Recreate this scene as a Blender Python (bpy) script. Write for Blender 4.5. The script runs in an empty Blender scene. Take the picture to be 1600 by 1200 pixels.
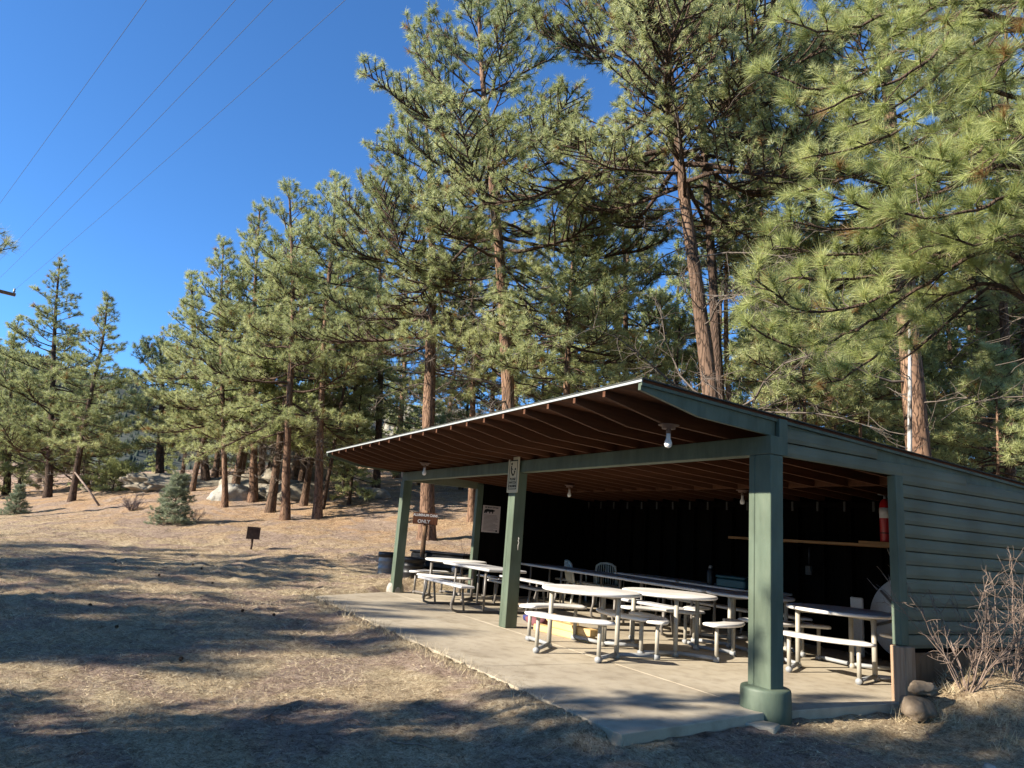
import bpy, math, random
import numpy as np
from mathutils import Vector, Matrix
rad = math.radians
scene = bpy.context.scene
COL = scene.collection
# ------------------------------------------------------------------ camera maths
F_PX, CX, CY = 1109.0, 800.0, 600.0          # focal length in pixels of a 1600 px wide frame
CAM = np.array([0, 0, 1.34])
PITCH, ROLL = rad(11.876), rad(4.429)
_f = np.array([0, math.cos(PITCH), math.sin(PITCH)]); _r = np.array([1.0, 0, 0]); _u = np.cross(_r, _f)
RT = _r*math.cos(ROLL)+_u*math.sin(ROLL); UP = _u*math.cos(ROLL)-_r*math.sin(ROLL)
TH = -1.074
EX = np.array([math.cos(TH), math.sin(TH), 0]); EY = np.array([-math.sin(TH), math.cos(TH), 0])
A0 = np.array([2.496, 6.742, 0])             # front right post of the shelter
def W(x, y, z=0.0):                          # shelter coordinates -> world
    return A0+EX*x+EY*y+np.array([0, 0, z])
def toloc(u, v):
    du, dv = u-A0[0], v-A0[1]
    return du*EX[0]+dv*EX[1], du*EY[0]+dv*EY[1]
def wat(px, py, v):
    d = _f+RT*(px-CX)/F_PX-UP*(py-CY)/F_PX
    return CAM+d*(v/d[1])
def pxof(p):
    d = np.asarray(p, float)-CAM; z = d@_f
    return CX+F_PX*(d@RT)/z, CY-F_PX*(d@UP)/z
# ------------------------------------------------------------------ terrain
_fs = np.array([-400, 0, 5, 9, 13, 16, 19, 22, 25, 27.5, 29, 31, 35, 40, 60, 100, 200, 500.])
_fz = np.array([-.6, -.3, -.16, -.08, -.03, .06, .2, .5, .9, 1.25, 1.6, 2.0, 2.8, 3.7, 6.5, 10, 16, 30.])
def sstep(a, b, x):
    t = np.clip((np.asarray(x, float)-a)/(b-a), 0, 1); return t*t*(3-2*t)
def gz(u, v):
    u = np.asarray(u, float); v = np.asarray(v, float)
    s = v+.4*(np.clip(u, -60, 30)+7)*sstep(4, 18, v)
    z = np.interp(s, _fs, _fz)
    z = z-.09*np.clip(-14-u, 0, 60)*sstep(10, 30, v)
    z = z+.05*np.sin(u*.7+1.3)*np.sin(v*.55)*sstep(9, 16, v)+.018*np.sin(u*2.1)*np.sin(v*1.7+.4)
    x, y = toloc(u, v)
    # keep the earth below the slab and outside the shelter, and let it meet the slab edges
    yf = -1.96+np.clip((-8.35-x)/1.25, 0, 2)*1.96
    sd = np.maximum(np.maximum(-9.7-x, x-.40+np.clip((y+1.95)/1.95, 0, 1)*.27), np.maximum(yf-y, y-4.72))
    out = np.maximum(sd, 0)
    cap = np.minimum(z, -.025+.22*out)
    berm = -.003-.05*np.minimum(out, .25)-.16*np.maximum(out-.25, 0)
    wfront = sstep(.42, .15, x)*sstep(-1.5, -1.9, y)*sstep(1.0, .3, out)
    cap = cap*(1-wfront)+np.maximum(cap, berm)*wfront
    wside = sstep(-.25, .05, x)*sstep(1.6, 1.2, y)*sstep(.9, .3, out)*(1-wfront)
    cap = cap*(1-wside)+np.maximum(cap, -.075-.10*out)*wside
    z = np.where(out > 1.6, z, cap)
    z = z+(-.12-z)*sstep(0, -.08, sd)
    # bank of soil along the right wall
    z = z+.42*np.exp(-((x-.45)/.75)**2)*sstep(1.3, 2.6, y)*sstep(.12, .30, x)*(1-sstep(7, 10, y))
    return z
# ------------------------------------------------------------------ mesh helpers
class MB:
    def __init__(s): s.v = []; s.f = []; s.n = 0; s.smooth = []
    def add(s, verts, faces, smooth=False):
        s.v.extend([tuple(map(float, p)) for p in verts]); n = s.n
        for f in faces: s.f.append(tuple(n+i for i in f)); s.smooth.append(smooth)
        s.n += len(verts)
    def box(s, x0, x1, y0, y1, z0, z1, M=None):
        v = [(x, y, z) for z in (z0, z1) for y in (y0, y1) for x in (x0, x1)]
        if M is not None: v = [M @ Vector(p) for p in v]
        s.add(v, [(0, 2, 3, 1), (4, 5, 7, 6), (0, 1, 5, 4), (2, 6, 7, 3), (0, 4, 6, 2), (1, 3, 7, 5)])
    def bbox(s, x0, x1, y0, y1, z0, z1, b=.008, M=None):     # chamfered box
        v = []
        for z, i in ((z0, b), (z0+b, 0), (z1-b, 0), (z1, b)):
            a0, a1, c0, c1 = x0+i, x1-i, y0+i, y1-i
            k = b if i == 0 else b*.5
            v += [(a0+k, c0, z), (a1-k, c0, z), (a1, c0+k, z), (a1, c1-k, z), (a1-k, c1, z), (a0+k, c1, z), (a0, c1-k, z), (a0, c0+k, z)]
        f = [tuple(range(7, -1, -1)), tuple(range(24, 32))]
        for r in range(3):
            for k in range(8): f.append((r*8+k, r*8+(k+1) % 8, (r+1)*8+(k+1) % 8, (r+1)*8+k))
        if M is not None: v = [M @ Vector(p) for p in v]
        s.add(v, f)
    def prism(s, poly, axis, a0, a1):                           # poly in the two other axes, extruded along axis
        n = len(poly); v = []
        for a in (a0, a1):
            for p, q in poly:
                v.append((a, p, q) if axis == 'x' else (p, a, q) if axis == 'y' else (p, q, a))
        s.add(v, [tuple(range(n-1, -1, -1)), tuple(range(n, 2*n))]+[(i, (i+1) % n, n+(i+1) % n, n+i) for i in range(n)])
    def lathe(s, prof, c=(0, 0, 0), n=24, M=None, smooth=True):  # prof: (r, z) from bottom to top, closed at both ends
        v = []
        for r, z in prof:
            for k in range(n):
                a = 2*math.pi*k/n; v.append((c[0]+r*math.cos(a), c[1]+r*math.sin(a), c[2]+z))
        if M is not None: v = [M @ Vector(p) for p in v]
        f = []
        for i in range(len(prof)-1):
            for k in range(n): f.append((i*n+k, i*n+(k+1) % n, (i+1)*n+(k+1) % n, (i+1)*n+k))
        s.add(v, f+[tuple(range(n-1, -1, -1)), tuple((len(prof)-1)*n+k for k in range(n))], smooth)
    def tube(s, pts, r, n=10, M=None):
        pts = [Vector(p) for p in pts]; R = r if hasattr(r, '__len__') else [r]*len(pts)
        v = []; up = Vector((0, 0, 1)); prev = None
        for i, p in enumerate(pts):
            d = (pts[min(i+1, len(pts)-1)]-pts[max(i-1, 0)]).normalized()
            if prev is None:
                a = d.cross(up)
                if a.length < .05: a = d.cross(Vector((0, 1, 0)))
                a.normalize()
            else:
                a = (prev-d*prev.dot(d)).normalized()
            prev = a; b = d.cross(a)
            for k in range(n):
                t = 2*math.pi*k/n; v.append(p+a*(R[i]*math.cos(t))+b*(R[i]*math.sin(t)))
        if M is not None: v = [M @ p for p in v]
        f = []
        for i in range(len(pts)-1):
            for k in range(n): f.append((i*n+k, i*n+(k+1) % n, (i+1)*n+(k+1) % n, (i+1)*n+k))
        m = (len(pts)-1)*n
        s.add(v, f+[tuple(range(n-1, -1, -1)), tuple(m+k for k in range(n))], True)
    def mesh(s, name):
        me = bpy.data.meshes.new(name); me.from_pydata(s.v, [], s.f)
        me.polygons.foreach_set('use_smooth', s.smooth); me.update(); return me
    def obj(s, name, mat, parent=None, **k):
        return link(name, s.mesh(name), mat, parent, **k)
def link(name, me, mat=None, parent=None, loc=None, rz=None):
    o = bpy.data.objects.new(name, me); COL.objects.link(o)
    if mat is not None and me is not None and len(me.materials) == 0: me.materials.append(mat)
    if parent is not None: o.parent = parent
    if loc is not None: o.location = loc
    if rz is not None: o.rotation_euler = (0, 0, rz)
    return o
def tag(o, label=None, cat=None, group=None, kind=None):
    if label: o['label'] = label
    if cat: o['category'] = cat
    if group: o['group'] = group
    if kind: o['kind'] = kind
    return o
def empty(name, loc, rz=0.0, label=None, cat=None, group=None):
    o = bpy.data.objects.new(name, None); COL.objects.link(o); o.empty_display_size = .2
    o.location = tuple(float(c) for c in loc); o.rotation_euler = (0, 0, rz)
    return tag(o, label, cat, group)
def copy_tree(o, parent=None, **kw):
    c = o.copy(); COL.objects.link(c)
    if parent is not None: c.parent = parent
    for ch in [q for q in bpy.data.objects if q.parent == o]: copy_tree(ch, c)
    return c
def np_mesh(name, verts, tris, attr=None, smooth=False):
    me = bpy.data.meshes.new(name)
    verts = np.ascontiguousarray(verts, np.float32); k = tris.shape[1]; n = len(tris)
    me.vertices.add(len(verts)); me.vertices.foreach_set('co', verts.ravel())
    me.loops.add(n*k); me.loops.foreach_set('vertex_index', np.ascontiguousarray(tris, np.int32).ravel())
    me.polygons.add(n); me.polygons.foreach_set('loop_start', np.arange(0, n*k, k, dtype=np.int32))
    if smooth: me.polygons.foreach_set('use_smooth', np.ones(n, bool))
    me.update(calc_edges=True)
    if attr is not None:
        a = me.attributes.new('tint', 'FLOAT', 'POINT'); a.data.foreach_set('value', np.ascontiguousarray(attr, np.float32))
    return me
# ------------------------------------------------------------------ materials
def nodes(m):
    m.use_nodes = True; nt = m.node_tree; return nt, nt.nodes, nt.links, nt.nodes['Principled BSDF']
def setp(p, **k):
    for n, v in k.items(): p.inputs[n.replace('_', ' ')].default_value = v
def ramp(N, stops):
    r = N.new('ShaderNodeValToRGB'); e = r.color_ramp.elements
    e[0].position, e[0].color = stops[0][0], (*stops[0][1], 1); e[1].position, e[1].color = stops[-1][0], (*stops[-1][1], 1)
    for p, c in stops[1:-1]:
        q = e.new(p); q.color = (*c, 1)
    return r
def noise_mat(name, stops, scale=6, rough=.8, bump=.15, stretch=(1, 1, 1), detail=6, bscale=None, spec=.3, metal=0, dist=.0, bdist=.02):
    m = bpy.data.materials.new(name); nt, N, L, P = nodes(m)
    tc = N.new('ShaderNodeTexCoord'); mp = N.new('ShaderNodeMapping'); mp.inputs['Scale'].default_value = stretch
    L.new(tc.outputs['Object'], mp.inputs['Vector'])
    n = N.new('ShaderNodeTexNoise'); n.inputs['Scale'].default_value = scale; n.inputs['Detail'].default_value = detail; n.inputs['Distortion'].default_value = dist
    n.inputs['Roughness'].default_value = .6
    L.new(mp.outputs[0], n.inputs['Vector']); r = ramp(N, stops); L.new(n.outputs['Fac'], r.inputs[0]); L.new(r.outputs[0], P.inputs['Base Color'])
    setp(P, Roughness=rough, Specular_IOR_Level=spec, Metallic=metal)
    if bump:
        n2 = N.new('ShaderNodeTexNoise'); n2.inputs['Scale'].default_value = bscale or scale*4; n2.inputs['Detail'].default_value = 5
        L.new(mp.outputs[0], n2.inputs['Vector']); b = N.new('ShaderNodeBump'); b.inputs['Strength'].default_value = bump; b.inputs['Distance'].default_value = bdist
        L.new(n2.outputs['Fac'], b.inputs['Height']); L.new(b.outputs[0], P.inputs['Normal'])
    return m
def plain(name, c, rough=.5, spec=.4, metal=0, var=.12, scale=9, bump=0.03):
    return noise_mat(name, [(.3, tuple(x*(1-var) for x in c)), (.7, tuple(min(1, x*(1+var)) for x in c))], scale, rough, bump, spec=spec, metal=metal)
def needle_mat(name, dark, mid, light, trans=.25, rough=.45, spec=.5, brown=None):
    m = bpy.data.materials.new(name); nt, N, L, P = nodes(m)
    a = N.new('ShaderNodeAttribute'); a.attribute_name = 'tint'
    r = ramp(N, [(0, brown or dark), (.05, dark), (.45, mid), (1, light)]); L.new(a.outputs['Fac'], r.inputs[0]); L.new(r.outputs[0], P.inputs['Base Color'])
    setp(P, Roughness=rough, Specular_IOR_Level=spec)
    if trans:
        t = N.new('ShaderNodeBsdfTranslucent'); L.new(r.outputs[0], t.inputs['Color']); x = N.new('ShaderNodeMixShader'); x.inputs[0].default_value = trans
        L.new(P.outputs[0], x.inputs[1]); L.new(t.outputs[0], x.inputs[2]); L.new(x.outputs[0], N['Material Output'].inputs['Surface'])
    return m
def bark_mat(name, fissure, plate, plate2, scale=15.0):
    m = bpy.data.materials.new(name); nt, N, L, P = nodes(m)
    tc = N.new('ShaderNodeTexCoord'); mp = N.new('ShaderNodeMapping'); mp.inputs['Scale'].default_value = (1, 1, .22); L.new(tc.outputs['Object'], mp.inputs['Vector'])
    nz = N.new('ShaderNodeTexNoise'); nz.inputs['Scale'].default_value = 4; nz.inputs['Detail'].default_value = 4; L.new(mp.outputs[0], nz.inputs['Vector'])
    ad = N.new('ShaderNodeMixRGB'); ad.inputs[0].default_value = .30; L.new(mp.outputs[0], ad.inputs[1]); L.new(nz.outputs['Color'], ad.inputs[2])
    v = N.new('ShaderNodeTexVoronoi'); v.feature = 'DISTANCE_TO_EDGE'; v.inputs['Scale'].default_value = scale; L.new(ad.outputs[0], v.inputs['Vector'])
    n2 = N.new('ShaderNodeTexNoise'); n2.inputs['Scale'].default_value = 3; n2.inputs['Detail'].default_value = 7; L.new(mp.outputs[0], n2.inputs['Vector'])
    pr = ramp(N, [(.35, plate), (.65, plate2)]); L.new(n2.outputs['Fac'], pr.inputs[0])
    fr = ramp(N, [(.0, (.2, .2, .2)), (.14, (1, 1, 1))]); L.new(v.outputs['Distance'], fr.inputs[0])
    mx = N.new('ShaderNodeMixRGB'); mx.inputs[1].default_value = (*fissure, 1); L.new(fr.outputs[0], mx.inputs[0]); L.new(pr.outputs[0], mx.inputs[2]); L.new(mx.outputs[0], P.inputs['Base Color'])
    setp(P, Roughness=.9, Specular_IOR_Level=.15)
    b = N.new('ShaderNodeBump'); b.inputs['Strength'].default_value = .8; b.inputs['Distance'].default_value = .03; L.new(fr.outputs[0], b.inputs['Height']); L.new(b.outputs[0], P.inputs['Normal'])
    return m
M = {}
M['needle'] = needle_mat('pine_needles', (.15, .185, .075), (.385, .43, .19), (.62, .645, .34), .48, brown=(.26, .15, .06))
M['needle_near'] = needle_mat('pine_needles_close', (.16, .20, .062), (.385, .44, .16), (.62, .65, .29), .42, brown=(.30, .18, .07))
M['needle_far'] = needle_mat('pine_needles_far', (.14, .175, .068), (.365, .41, .175), (.59, .62, .31), .46, .6, .3)
M['needle_spruce'] = needle_mat('spruce_needles', (.11, .145, .085), (.22, .265, .165), (.36, .40, .27), .3)
M['bark_orange'] = bark_mat('bark_orange', (.045, .027, .02), (.165, .098, .064), (.26, .163, .108))
M['bark_brown'] = bark_mat('bark_brown', (.035, .024, .018), (.12, .078, .054), (.20, .13, .09))
M['bark_dark'] = bark_mat('bark_dark', (.025, .02, .016), (.075, .05, .038), (.12, .08, .06))
M['twig'] = noise_mat('grey_twig', [(.3, (.07, .055, .045)), (.7, (.18, .15, .125))], 8, .9, 0)
M['pale_bark'] = noise_mat('pale_bark', [(.36, (.05, .045, .04)), (.47, (.34, .33, .31)), (.7, (.52, .52, .50))], 7, .8, .3, (1, 1, .5))
M['green'] = noise_mat('green_paint', [(.28, (.065, .09, .064)), (.5, (.09, .122, .088)), (.8, (.124, .157, .115))], 3.0, .55, .10, (3, 3, .6), 8, 30, .35)
M['green_siding'] = noise_mat('green_siding_paint', [(.25, (.12, .131, .09)), (.5, (.152, .163, .113)), (.8, (.19, .20, .142))], 2.5, .6, .12, (3, .5, 3), 8, 25, .3)
def weather(m, sc=22, thr=.66, chip=(.17, .15, .115), amt=.8):
    nt, N, L, P = nodes(m); src = P.inputs['Base Color'].links[0].from_socket; tc = N.new('ShaderNodeTexCoord')
    n = N.new('ShaderNodeTexNoise'); n.inputs['Scale'].default_value = sc; n.inputs['Detail'].default_value = 6; n.inputs['Roughness'].default_value = .7; L.new(tc.outputs['Object'], n.inputs['Vector'])
    r = ramp(N, [(thr, (0, 0, 0)), (thr+.025, (amt, amt, amt))]); L.new(n.outputs['Fac'], r.inputs[0])
    n2 = N.new('ShaderNodeTexNoise'); n2.inputs['Scale'].default_value = 1.7; n2.inputs['Detail'].default_value = 8; L.new(tc.outputs['Object'], n2.inputs['Vector'])
    r2 = ramp(N, [(.35, (.72, .70, .66)), (.6, (1, 1, 1))]); L.new(n2.outputs['Fac'], r2.inputs[0])
    d = N.new('ShaderNodeMixRGB'); d.blend_type = 'MULTIPLY'; d.inputs[0].default_value = .8; L.new(src, d.inputs[1]); L.new(r2.outputs[0], d.inputs[2])
    x = N.new('ShaderNodeMixRGB'); x.inputs[2].default_value = (*chip, 1); L.new(r.outputs[0], x.inputs[0]); L.new(d.outputs[0], x.inputs[1]); L.new(x.outputs[0], P.inputs['Base Color'])
weather(M['green'], 26, .68); weather(M['green_siding'], 30, .67, (.16, .145, .11))
M['rafter'] = noise_mat('rafter_wood', [(.3, (.07, .027, .012)), (.7, (.12, .05, .023))], 3, .8, .1, (6, .5, 6))
M['deck'] = noise_mat('roof_deck_wood', [(.3, (.045, .014, .006)), (.5, (.08, .026, .010)), (.75, (.13, .05, .018))], 5, .85, .1, (3, .7, 3))
M['darkwood'] = noise_mat('shade_dark_wood', [(.3, (.003, .0027, .0024)), (.7, (.007, .006, .0052))], 3, 1, .1, (6, 6, .6), spec=.02)  # interior wood coloured near black to stand in for the deep shade inside
M['shelf'] = noise_mat('shelf_wood', [(.3, (.22, .115, .045)), (.7, (.38, .21, .09))], 3, .7, .1, (.6, 6, 6))
M['lumber'] = noise_mat('fresh_lumber', [(.3, (.52, .34, .14)), (.7, (.68, .46, .21))], 3, .7, .08, (.6, 6, 6))
M['oldwood'] = noise_mat('weathered_wood', [(.3, (.24, .15, .09)), (.55, (.36, .245, .16)), (.75, (.45, .33, .23))], 3, .85, .3, (7, 7, .5))
M['postwood'] = noise_mat('brown_post_wood', [(.3, (.13, .075, .04)), (.7, (.24, .14, .075))], 4, .85, .2, (6, 6, .5))
M['drip'] = plain('pale_metal_edge', (.36, .385, .385), .5, .4, .2)
M['shingle'] = noise_mat('roof_felt', [(.3, (.04, .045, .042)), (.7, (.08, .085, .08))], 12, .9, .3)
M['white'] = noise_mat('white_plastic', [(.3, (.76, .745, .73)), (.7, (.83, .82, .81))], 7, .42, .05, bscale=90, spec=.4)
M['greytop'] = noise_mat('grey_plastic', [(.3, (.42, .42, .43)), (.7, (.54, .54, .55))], 60, .5, .05, bscale=120)
weather(M['white'], 34, .69, (.42, .40, .37), .7)
M['leg'] = noise_mat('putty_steel', [(.3, (.30, .28, .235)), (.7, (.38, .355, .30))], 6, .45, .03, spec=.4)
M['leg_dark'] = noise_mat('bronze_steel', [(.3, (.115, .105, .095)), (.7, (.17, .155, .14))], 6, .4, .03, spec=.4)
M['foot'] = plain('grey_foot', (.27, .28, .29), .6)
M['chair'] = plain('chair_plastic', (.62, .64, .62), .4)
M['steel'] = plain('galvanised_steel', (.22, .235, .25), .5, .4, .4)
M['black'] = plain('black_plastic', (.013, .013, .015), .45, .4)
M['rust'] = noise_mat('rusty_iron', [(.3, (.03, .018, .014)), (.7, (.075, .042, .03))], 14, .8, .2)
M['red'] = plain('red_enamel', (.42, .015, .02), .3, .5)
M['paper'] = plain('white_paper', (.66, .64, .64), .8, .2, 0, .03, 4, 0)
M['poster'] = plain('poster_paper', (.50, .42, .40), .8, .2, 0, .05, 4, 0)
M['ink'] = plain('black_ink', (.012, .012, .012), .7, .2, 0, .05, 4, 0)
M['greyink'] = plain('grey_ink', (.20, .17, .165), .8, .2, 0, .05, 4, 0)
M['cream'] = plain('cream_sign', (.62, .56, .40), .6, .3, 0, .06, 5, 0)
M['signbrown'] = noise_mat('dark_sign_wood', [(.3, (.035, .014, .008)), (.7, (.065, .027, .015))], 5, .9, .1, (6, 1, 1), spec=.1)
M['letter'] = plain('pale_lettering', (.25, .245, .25), .7, .2, 0, .05, 5, 0)
M['teal'] = plain('teal_cooler', (.006, .05, .062), .4)
M['navy'] = plain('navy_cloth', (.03, .035, .14), .9)
M['plum'] = plain('plum_cloth', (.16, .06, .07), .9)
M['glass'] = plain('frosted_bulb', (.84, .84, .84), .2, .5, 0, .02)
M['porcelain'] = plain('brown_lamp_base', (.16, .10, .08), .5)
M['clip'] = plain('white_clip', (.05, .05, .048), .7)
M['cord'] = plain('grey_cord', (.30, .29, .27), .6)
M['stem'] = noise_mat('bare_stem', [(.3, (.13, .09, .07)), (.6, (.24, .18, .145)), (.8, (.36, .29, .24))], 8, .85, 0)
M['stem_purple'] = noise_mat('purple_stem', [(.3, (.10, .075, .075)), (.7, (.2, .16, .155))], 8, .85, 0)
M['straw'] = needle_mat('dry_straw', (.085, .055, .035), (.53, .43, .27), (.76, .66, .46), .1, .7, .2)
M['cone'] = noise_mat('pine_cone', [(.3, (.03, .017, .01)), (.7, (.09, .05, .03))], 30, .9, .4)
M['rock'] = noise_mat('granite', [(.25, (.09, .075, .055)), (.45, (.19, .165, .125)), (.6, (.26, .235, .185)), (.8, (.36, .335, .275))], 2.2, .9, .5, detail=10, bscale=14, bdist=.05)
M['fieldstone'] = noise_mat('fieldstone', [(.25, (.08, .06, .042)), (.5, (.165, .128, .092)), (.8, (.25, .205, .155))], 7, .9, .5, detail=10, bscale=30, bdist=.02)
M['rock_pale'] = noise_mat('pale_granite', [(.25, (.14, .13, .11)), (.5, (.29, .275, .24)), (.8, (.42, .41, .37))], 4, .9, .5, detail=10, bscale=18, bdist=.05)
M['hill_tree'] = needle_mat('hill_conifers', (.018, .028, .024), (.034, .048, .036), (.06, .075, .05), 0, .8, .1)
M['hill'] = noise_mat('far_hillside', [(.3, (.03, .042, .036)), (.7, (.07, .075, .055))], .02, .95, 0)
M['wire'] = plain('black_wire', (.06, .065, .075), .5)

def ground_material():
    m = bpy.data.materials.new('dry_meadow'); nt, N, L, P = nodes(m)
    tc = N.new('ShaderNodeTexCoord'); setp(P, Roughness=.95, Specular_IOR_Level=.1)
    def nz(s, d=6, dist=0, rough=.6, st=(1, 1, 1)):
        mp = N.new('ShaderNodeMapping'); mp.inputs['Scale'].default_value = st; L.new(tc.outputs['Object'], mp.inputs['Vector'])
        n = N.new('ShaderNodeTexNoise'); n.inputs['Scale'].default_value = s; n.inputs['Detail'].default_value = d; n.inputs['Distortion'].default_value = dist; n.inputs['Roughness'].default_value = rough
        L.new(mp.outputs[0], n.inputs['Vector']); return n
    big = nz(.32, 4, .5); mid = nz(3.2, 8, .8, .7); fine = nz(38, 6, 1.5, .75); fine2 = nz(110, 3, 0, .7)
    straw = ramp(N, [(.36, (.17, .125, .08)), (.44, (.44, .35, .222)), (.53, (.66, .55, .37)), (.66, (.80, .71, .52))]); L.new(fine.outputs['Fac'], straw.inputs[0])
    duff = ramp(N, [(.36, (.10, .06, .035)), (.44, (.35, .225, .132)), (.53, (.60, .42, .265)), (.66, (.78, .61, .43))]); L.new(fine.outputs['Fac'], duff.inputs[0])
    # pine duff takes over on the slope beyond about twenty metres and in patches
    sx = N.new('ShaderNodeSeparateXYZ'); L.new(tc.outputs['Object'], sx.inputs[0])
    mr = N.new('ShaderNodeMapRange'); mr.inputs['From Min'].default_value = .1; mr.inputs['From Max'].default_value = 1.2; L.new(sx.outputs['Z'], mr.inputs['Value'])
    ad = N.new('ShaderNodeMath'); ad.operation = 'MULTIPLY_ADD'; L.new(big.outputs['Fac'], ad.inputs[0]); ad.inputs[1].default_value = 1.6; ad.inputs[2].default_value = -.72
    ad2 = N.new('ShaderNodeMath'); ad2.operation = 'ADD'; ad2.use_clamp = True; L.new(ad.outputs[0], ad2.inputs[0]); L.new(mr.outputs[0], ad2.inputs[1])
    mx = N.new('ShaderNodeMixRGB'); L.new(ad2.outputs[0], mx.inputs[0]); L.new(straw.outputs[0], mx.inputs[1]); L.new(duff.outputs[0], mx.inputs[2])
    dirt = ramp(N, [(.36, (.18, .128, .095)), (.48, (.40, .305, .24)), (.65, (.60, .485, .395))]); L.new(fine.outputs['Fac'], dirt.inputs[0])
    pn = nz(.55, 5, 1.2, .62); pm = ramp(N, [(.46, (0, 0, 0)), (.57, (1, 1, 1))]); L.new(pn.outputs['Fac'], pm.inputs[0])
    mxd = N.new('ShaderNodeMixRGB'); L.new(pm.outputs[0], mxd.inputs[0]); L.new(mx.outputs[0], mxd.inputs[1]); L.new(dirt.outputs[0], mxd.inputs[2]); mx = mxd
    dk = ramp(N, [(.34, (.36, .32, .30)), (.46, (.76, .73, .70)), (.58, (1, 1, 1))]); L.new(mid.outputs['Fac'], dk.inputs[0])
    ml = N.new('ShaderNodeMixRGB'); ml.blend_type = 'MULTIPLY'; ml.inputs[0].default_value = .65; L.new(mx.outputs[0], ml.inputs[1]); L.new(dk.outputs[0], ml.inputs[2])
    sp = nz(15, 5, .6, .7); dk2 = ramp(N, [(.36, (.30, .25, .22)), (.47, (.80, .77, .74)), (.56, (1.0, 1.0, 1.0))]); L.new(sp.outputs['Fac'], dk2.inputs[0])
    m2 = N.new('ShaderNodeMixRGB'); m2.blend_type = 'MULTIPLY'; m2.inputs[0].default_value = .6; L.new(ml.outputs[0], m2.inputs[1]); L.new(dk2.outputs[0], m2.inputs[2]); ml = m2
    L.new(ml.outputs[0], P.inputs['Base Color'])
    s1 = N.new('ShaderNodeMath'); s1.operation = 'ADD'; L.new(fine.outputs['Fac'], s1.inputs[0]); L.new(fine2.outputs['Fac'], s1.inputs[1])
    b = N.new('ShaderNodeBump'); b.inputs['Strength'].default_value = .9; b.inputs['Distance'].default_value = .035; L.new(s1.outputs[0], b.inputs['Height'])
    b2 = N.new('ShaderNodeBump'); b2.inputs['Strength'].default_value = .5; b2.inputs['Distance'].default_value = .05; L.new(mid.outputs['Fac'], b2.inputs['Height']); L.new(b.outputs[0], b2.inputs['Normal'])
    L.new(b2.outputs[0], P.inputs['Normal']); return m
M['ground'] = ground_material()
def concrete_material():
    m = bpy.data.materials.new('broom_concrete'); nt, N, L, P = nodes(m)
    tc = N.new('ShaderNodeTexCoord'); setp(P, Roughness=.85, Specular_IOR_Level=.25)
    def nz(s, d): 
        n = N.new('ShaderNodeTexNoise'); n.inputs['Scale'].default_value = s; n.inputs['Detail'].default_value = d; L.new(tc.outputs['Object'], n.inputs['Vector']); return n
    a = nz(.9, 5); b = nz(7, 8); c = nz(160, 2)
    r = ramp(N, [(.3, (.35, .30, .225)), (.5, (.42, .365, .275)), (.7, (.475, .42, .325))]); L.new(a.outputs['Fac'], r.inputs[0])
    r2 = ramp(N, [(.32, (.80, .79, .78)), (.5, (.96, .96, .96)), (.7, (1, 1, 1))]); L.new(b.outputs['Fac'], r2.inputs[0])
    r3 = ramp(N, [(.3, (.86, .86, .86)), (.6, (1, 1, 1))]); L.new(c.outputs['Fac'], r3.inputs[0])
    x = N.new('ShaderNodeMixRGB'); x.blend_type = 'MULTIPLY'; x.inputs[0].default_value = 1; L.new(r.outputs[0], x.inputs[1]); L.new(r2.outputs[0], x.inputs[2])
    y = N.new('ShaderNodeMixRGB'); y.blend_type = 'MULTIPLY'; y.inputs[0].default_value = 1; L.new(x.outputs[0], y.inputs[1]); L.new(r3.outputs[0], y.inputs[2])
    st = nz(2.3, 9); r4 = ramp(N, [(.30, (.62, .58, .53)), (.42, (.93, .92, .91)), (.5, (1, 1, 1))]); L.new(st.outputs['Fac'], r4.inputs[0])
    y2 = N.new('ShaderNodeMixRGB'); y2.blend_type = 'MULTIPLY'; y2.inputs[0].default_value = .7; L.new(y.outputs[0], y2.inputs[1]); L.new(r4.outputs[0], y2.inputs[2]); y = y2
    L.new(y.outputs[0], P.inputs['Base Color'])
    bm = N.new('ShaderNodeBump'); bm.inputs['Strength'].default_value = .15; bm.inputs['Distance'].default_value = .004; L.new(c.outputs['Fac'], bm.inputs['Height']); L.new(bm.outputs[0], P.inputs['Normal'])
    return m
M['concrete'] = concrete_material()
# ================================================================== GROUND
def build_ground():
    R = np.concatenate([np.linspace(.3, 3, 14)[:-1], np.geomspace(3, 90, 190), np.geomspace(96, 1500, 22)]); na = 640
    a = np.linspace(0, 2*math.pi, na, endpoint=False)
    U = R[:, None]*np.cos(a)[None, :]; V = R[:, None]*np.sin(a)[None, :]+1.0
    Z = gz(U, V); rng = np.random.default_rng(3)
    Z = Z+rng.normal(0, 1, Z.shape)*np.clip(.0014*R[:, None], .003, .02)*(R[:, None] < 90)
    v = np.stack([U, V, Z], -1).reshape(-1, 3)
    i = np.arange(len(R)-1)[:, None]*na; k = np.arange(na)[None, :]; k2 = (k+1) % na
    q = np.stack([i+k, i+na+k, i+na+k2, i+k2], -1).reshape(-1, 4)[:, ::-1]
    v = np.vstack([v, [[0, 1, float(gz(0, 1))]]]); c = len(v)-1
    me = np_mesh('ground', v, q, smooth=True)
    o = link('ground', me, M['ground']); tag(o, kind='structure')
    t = np.stack([np.full(na, c), np.arange(na), (np.arange(na)+1) % na], -1)
    me2 = np_mesh('ground_centre', v[np.r_[0:na, c]], np.stack([np.full(na, na), np.arange(na), (np.arange(na)+1) % na], -1))
    o2 = link('ground', me2, M['ground']); tag(o2, kind='structure')
build_ground()
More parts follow.
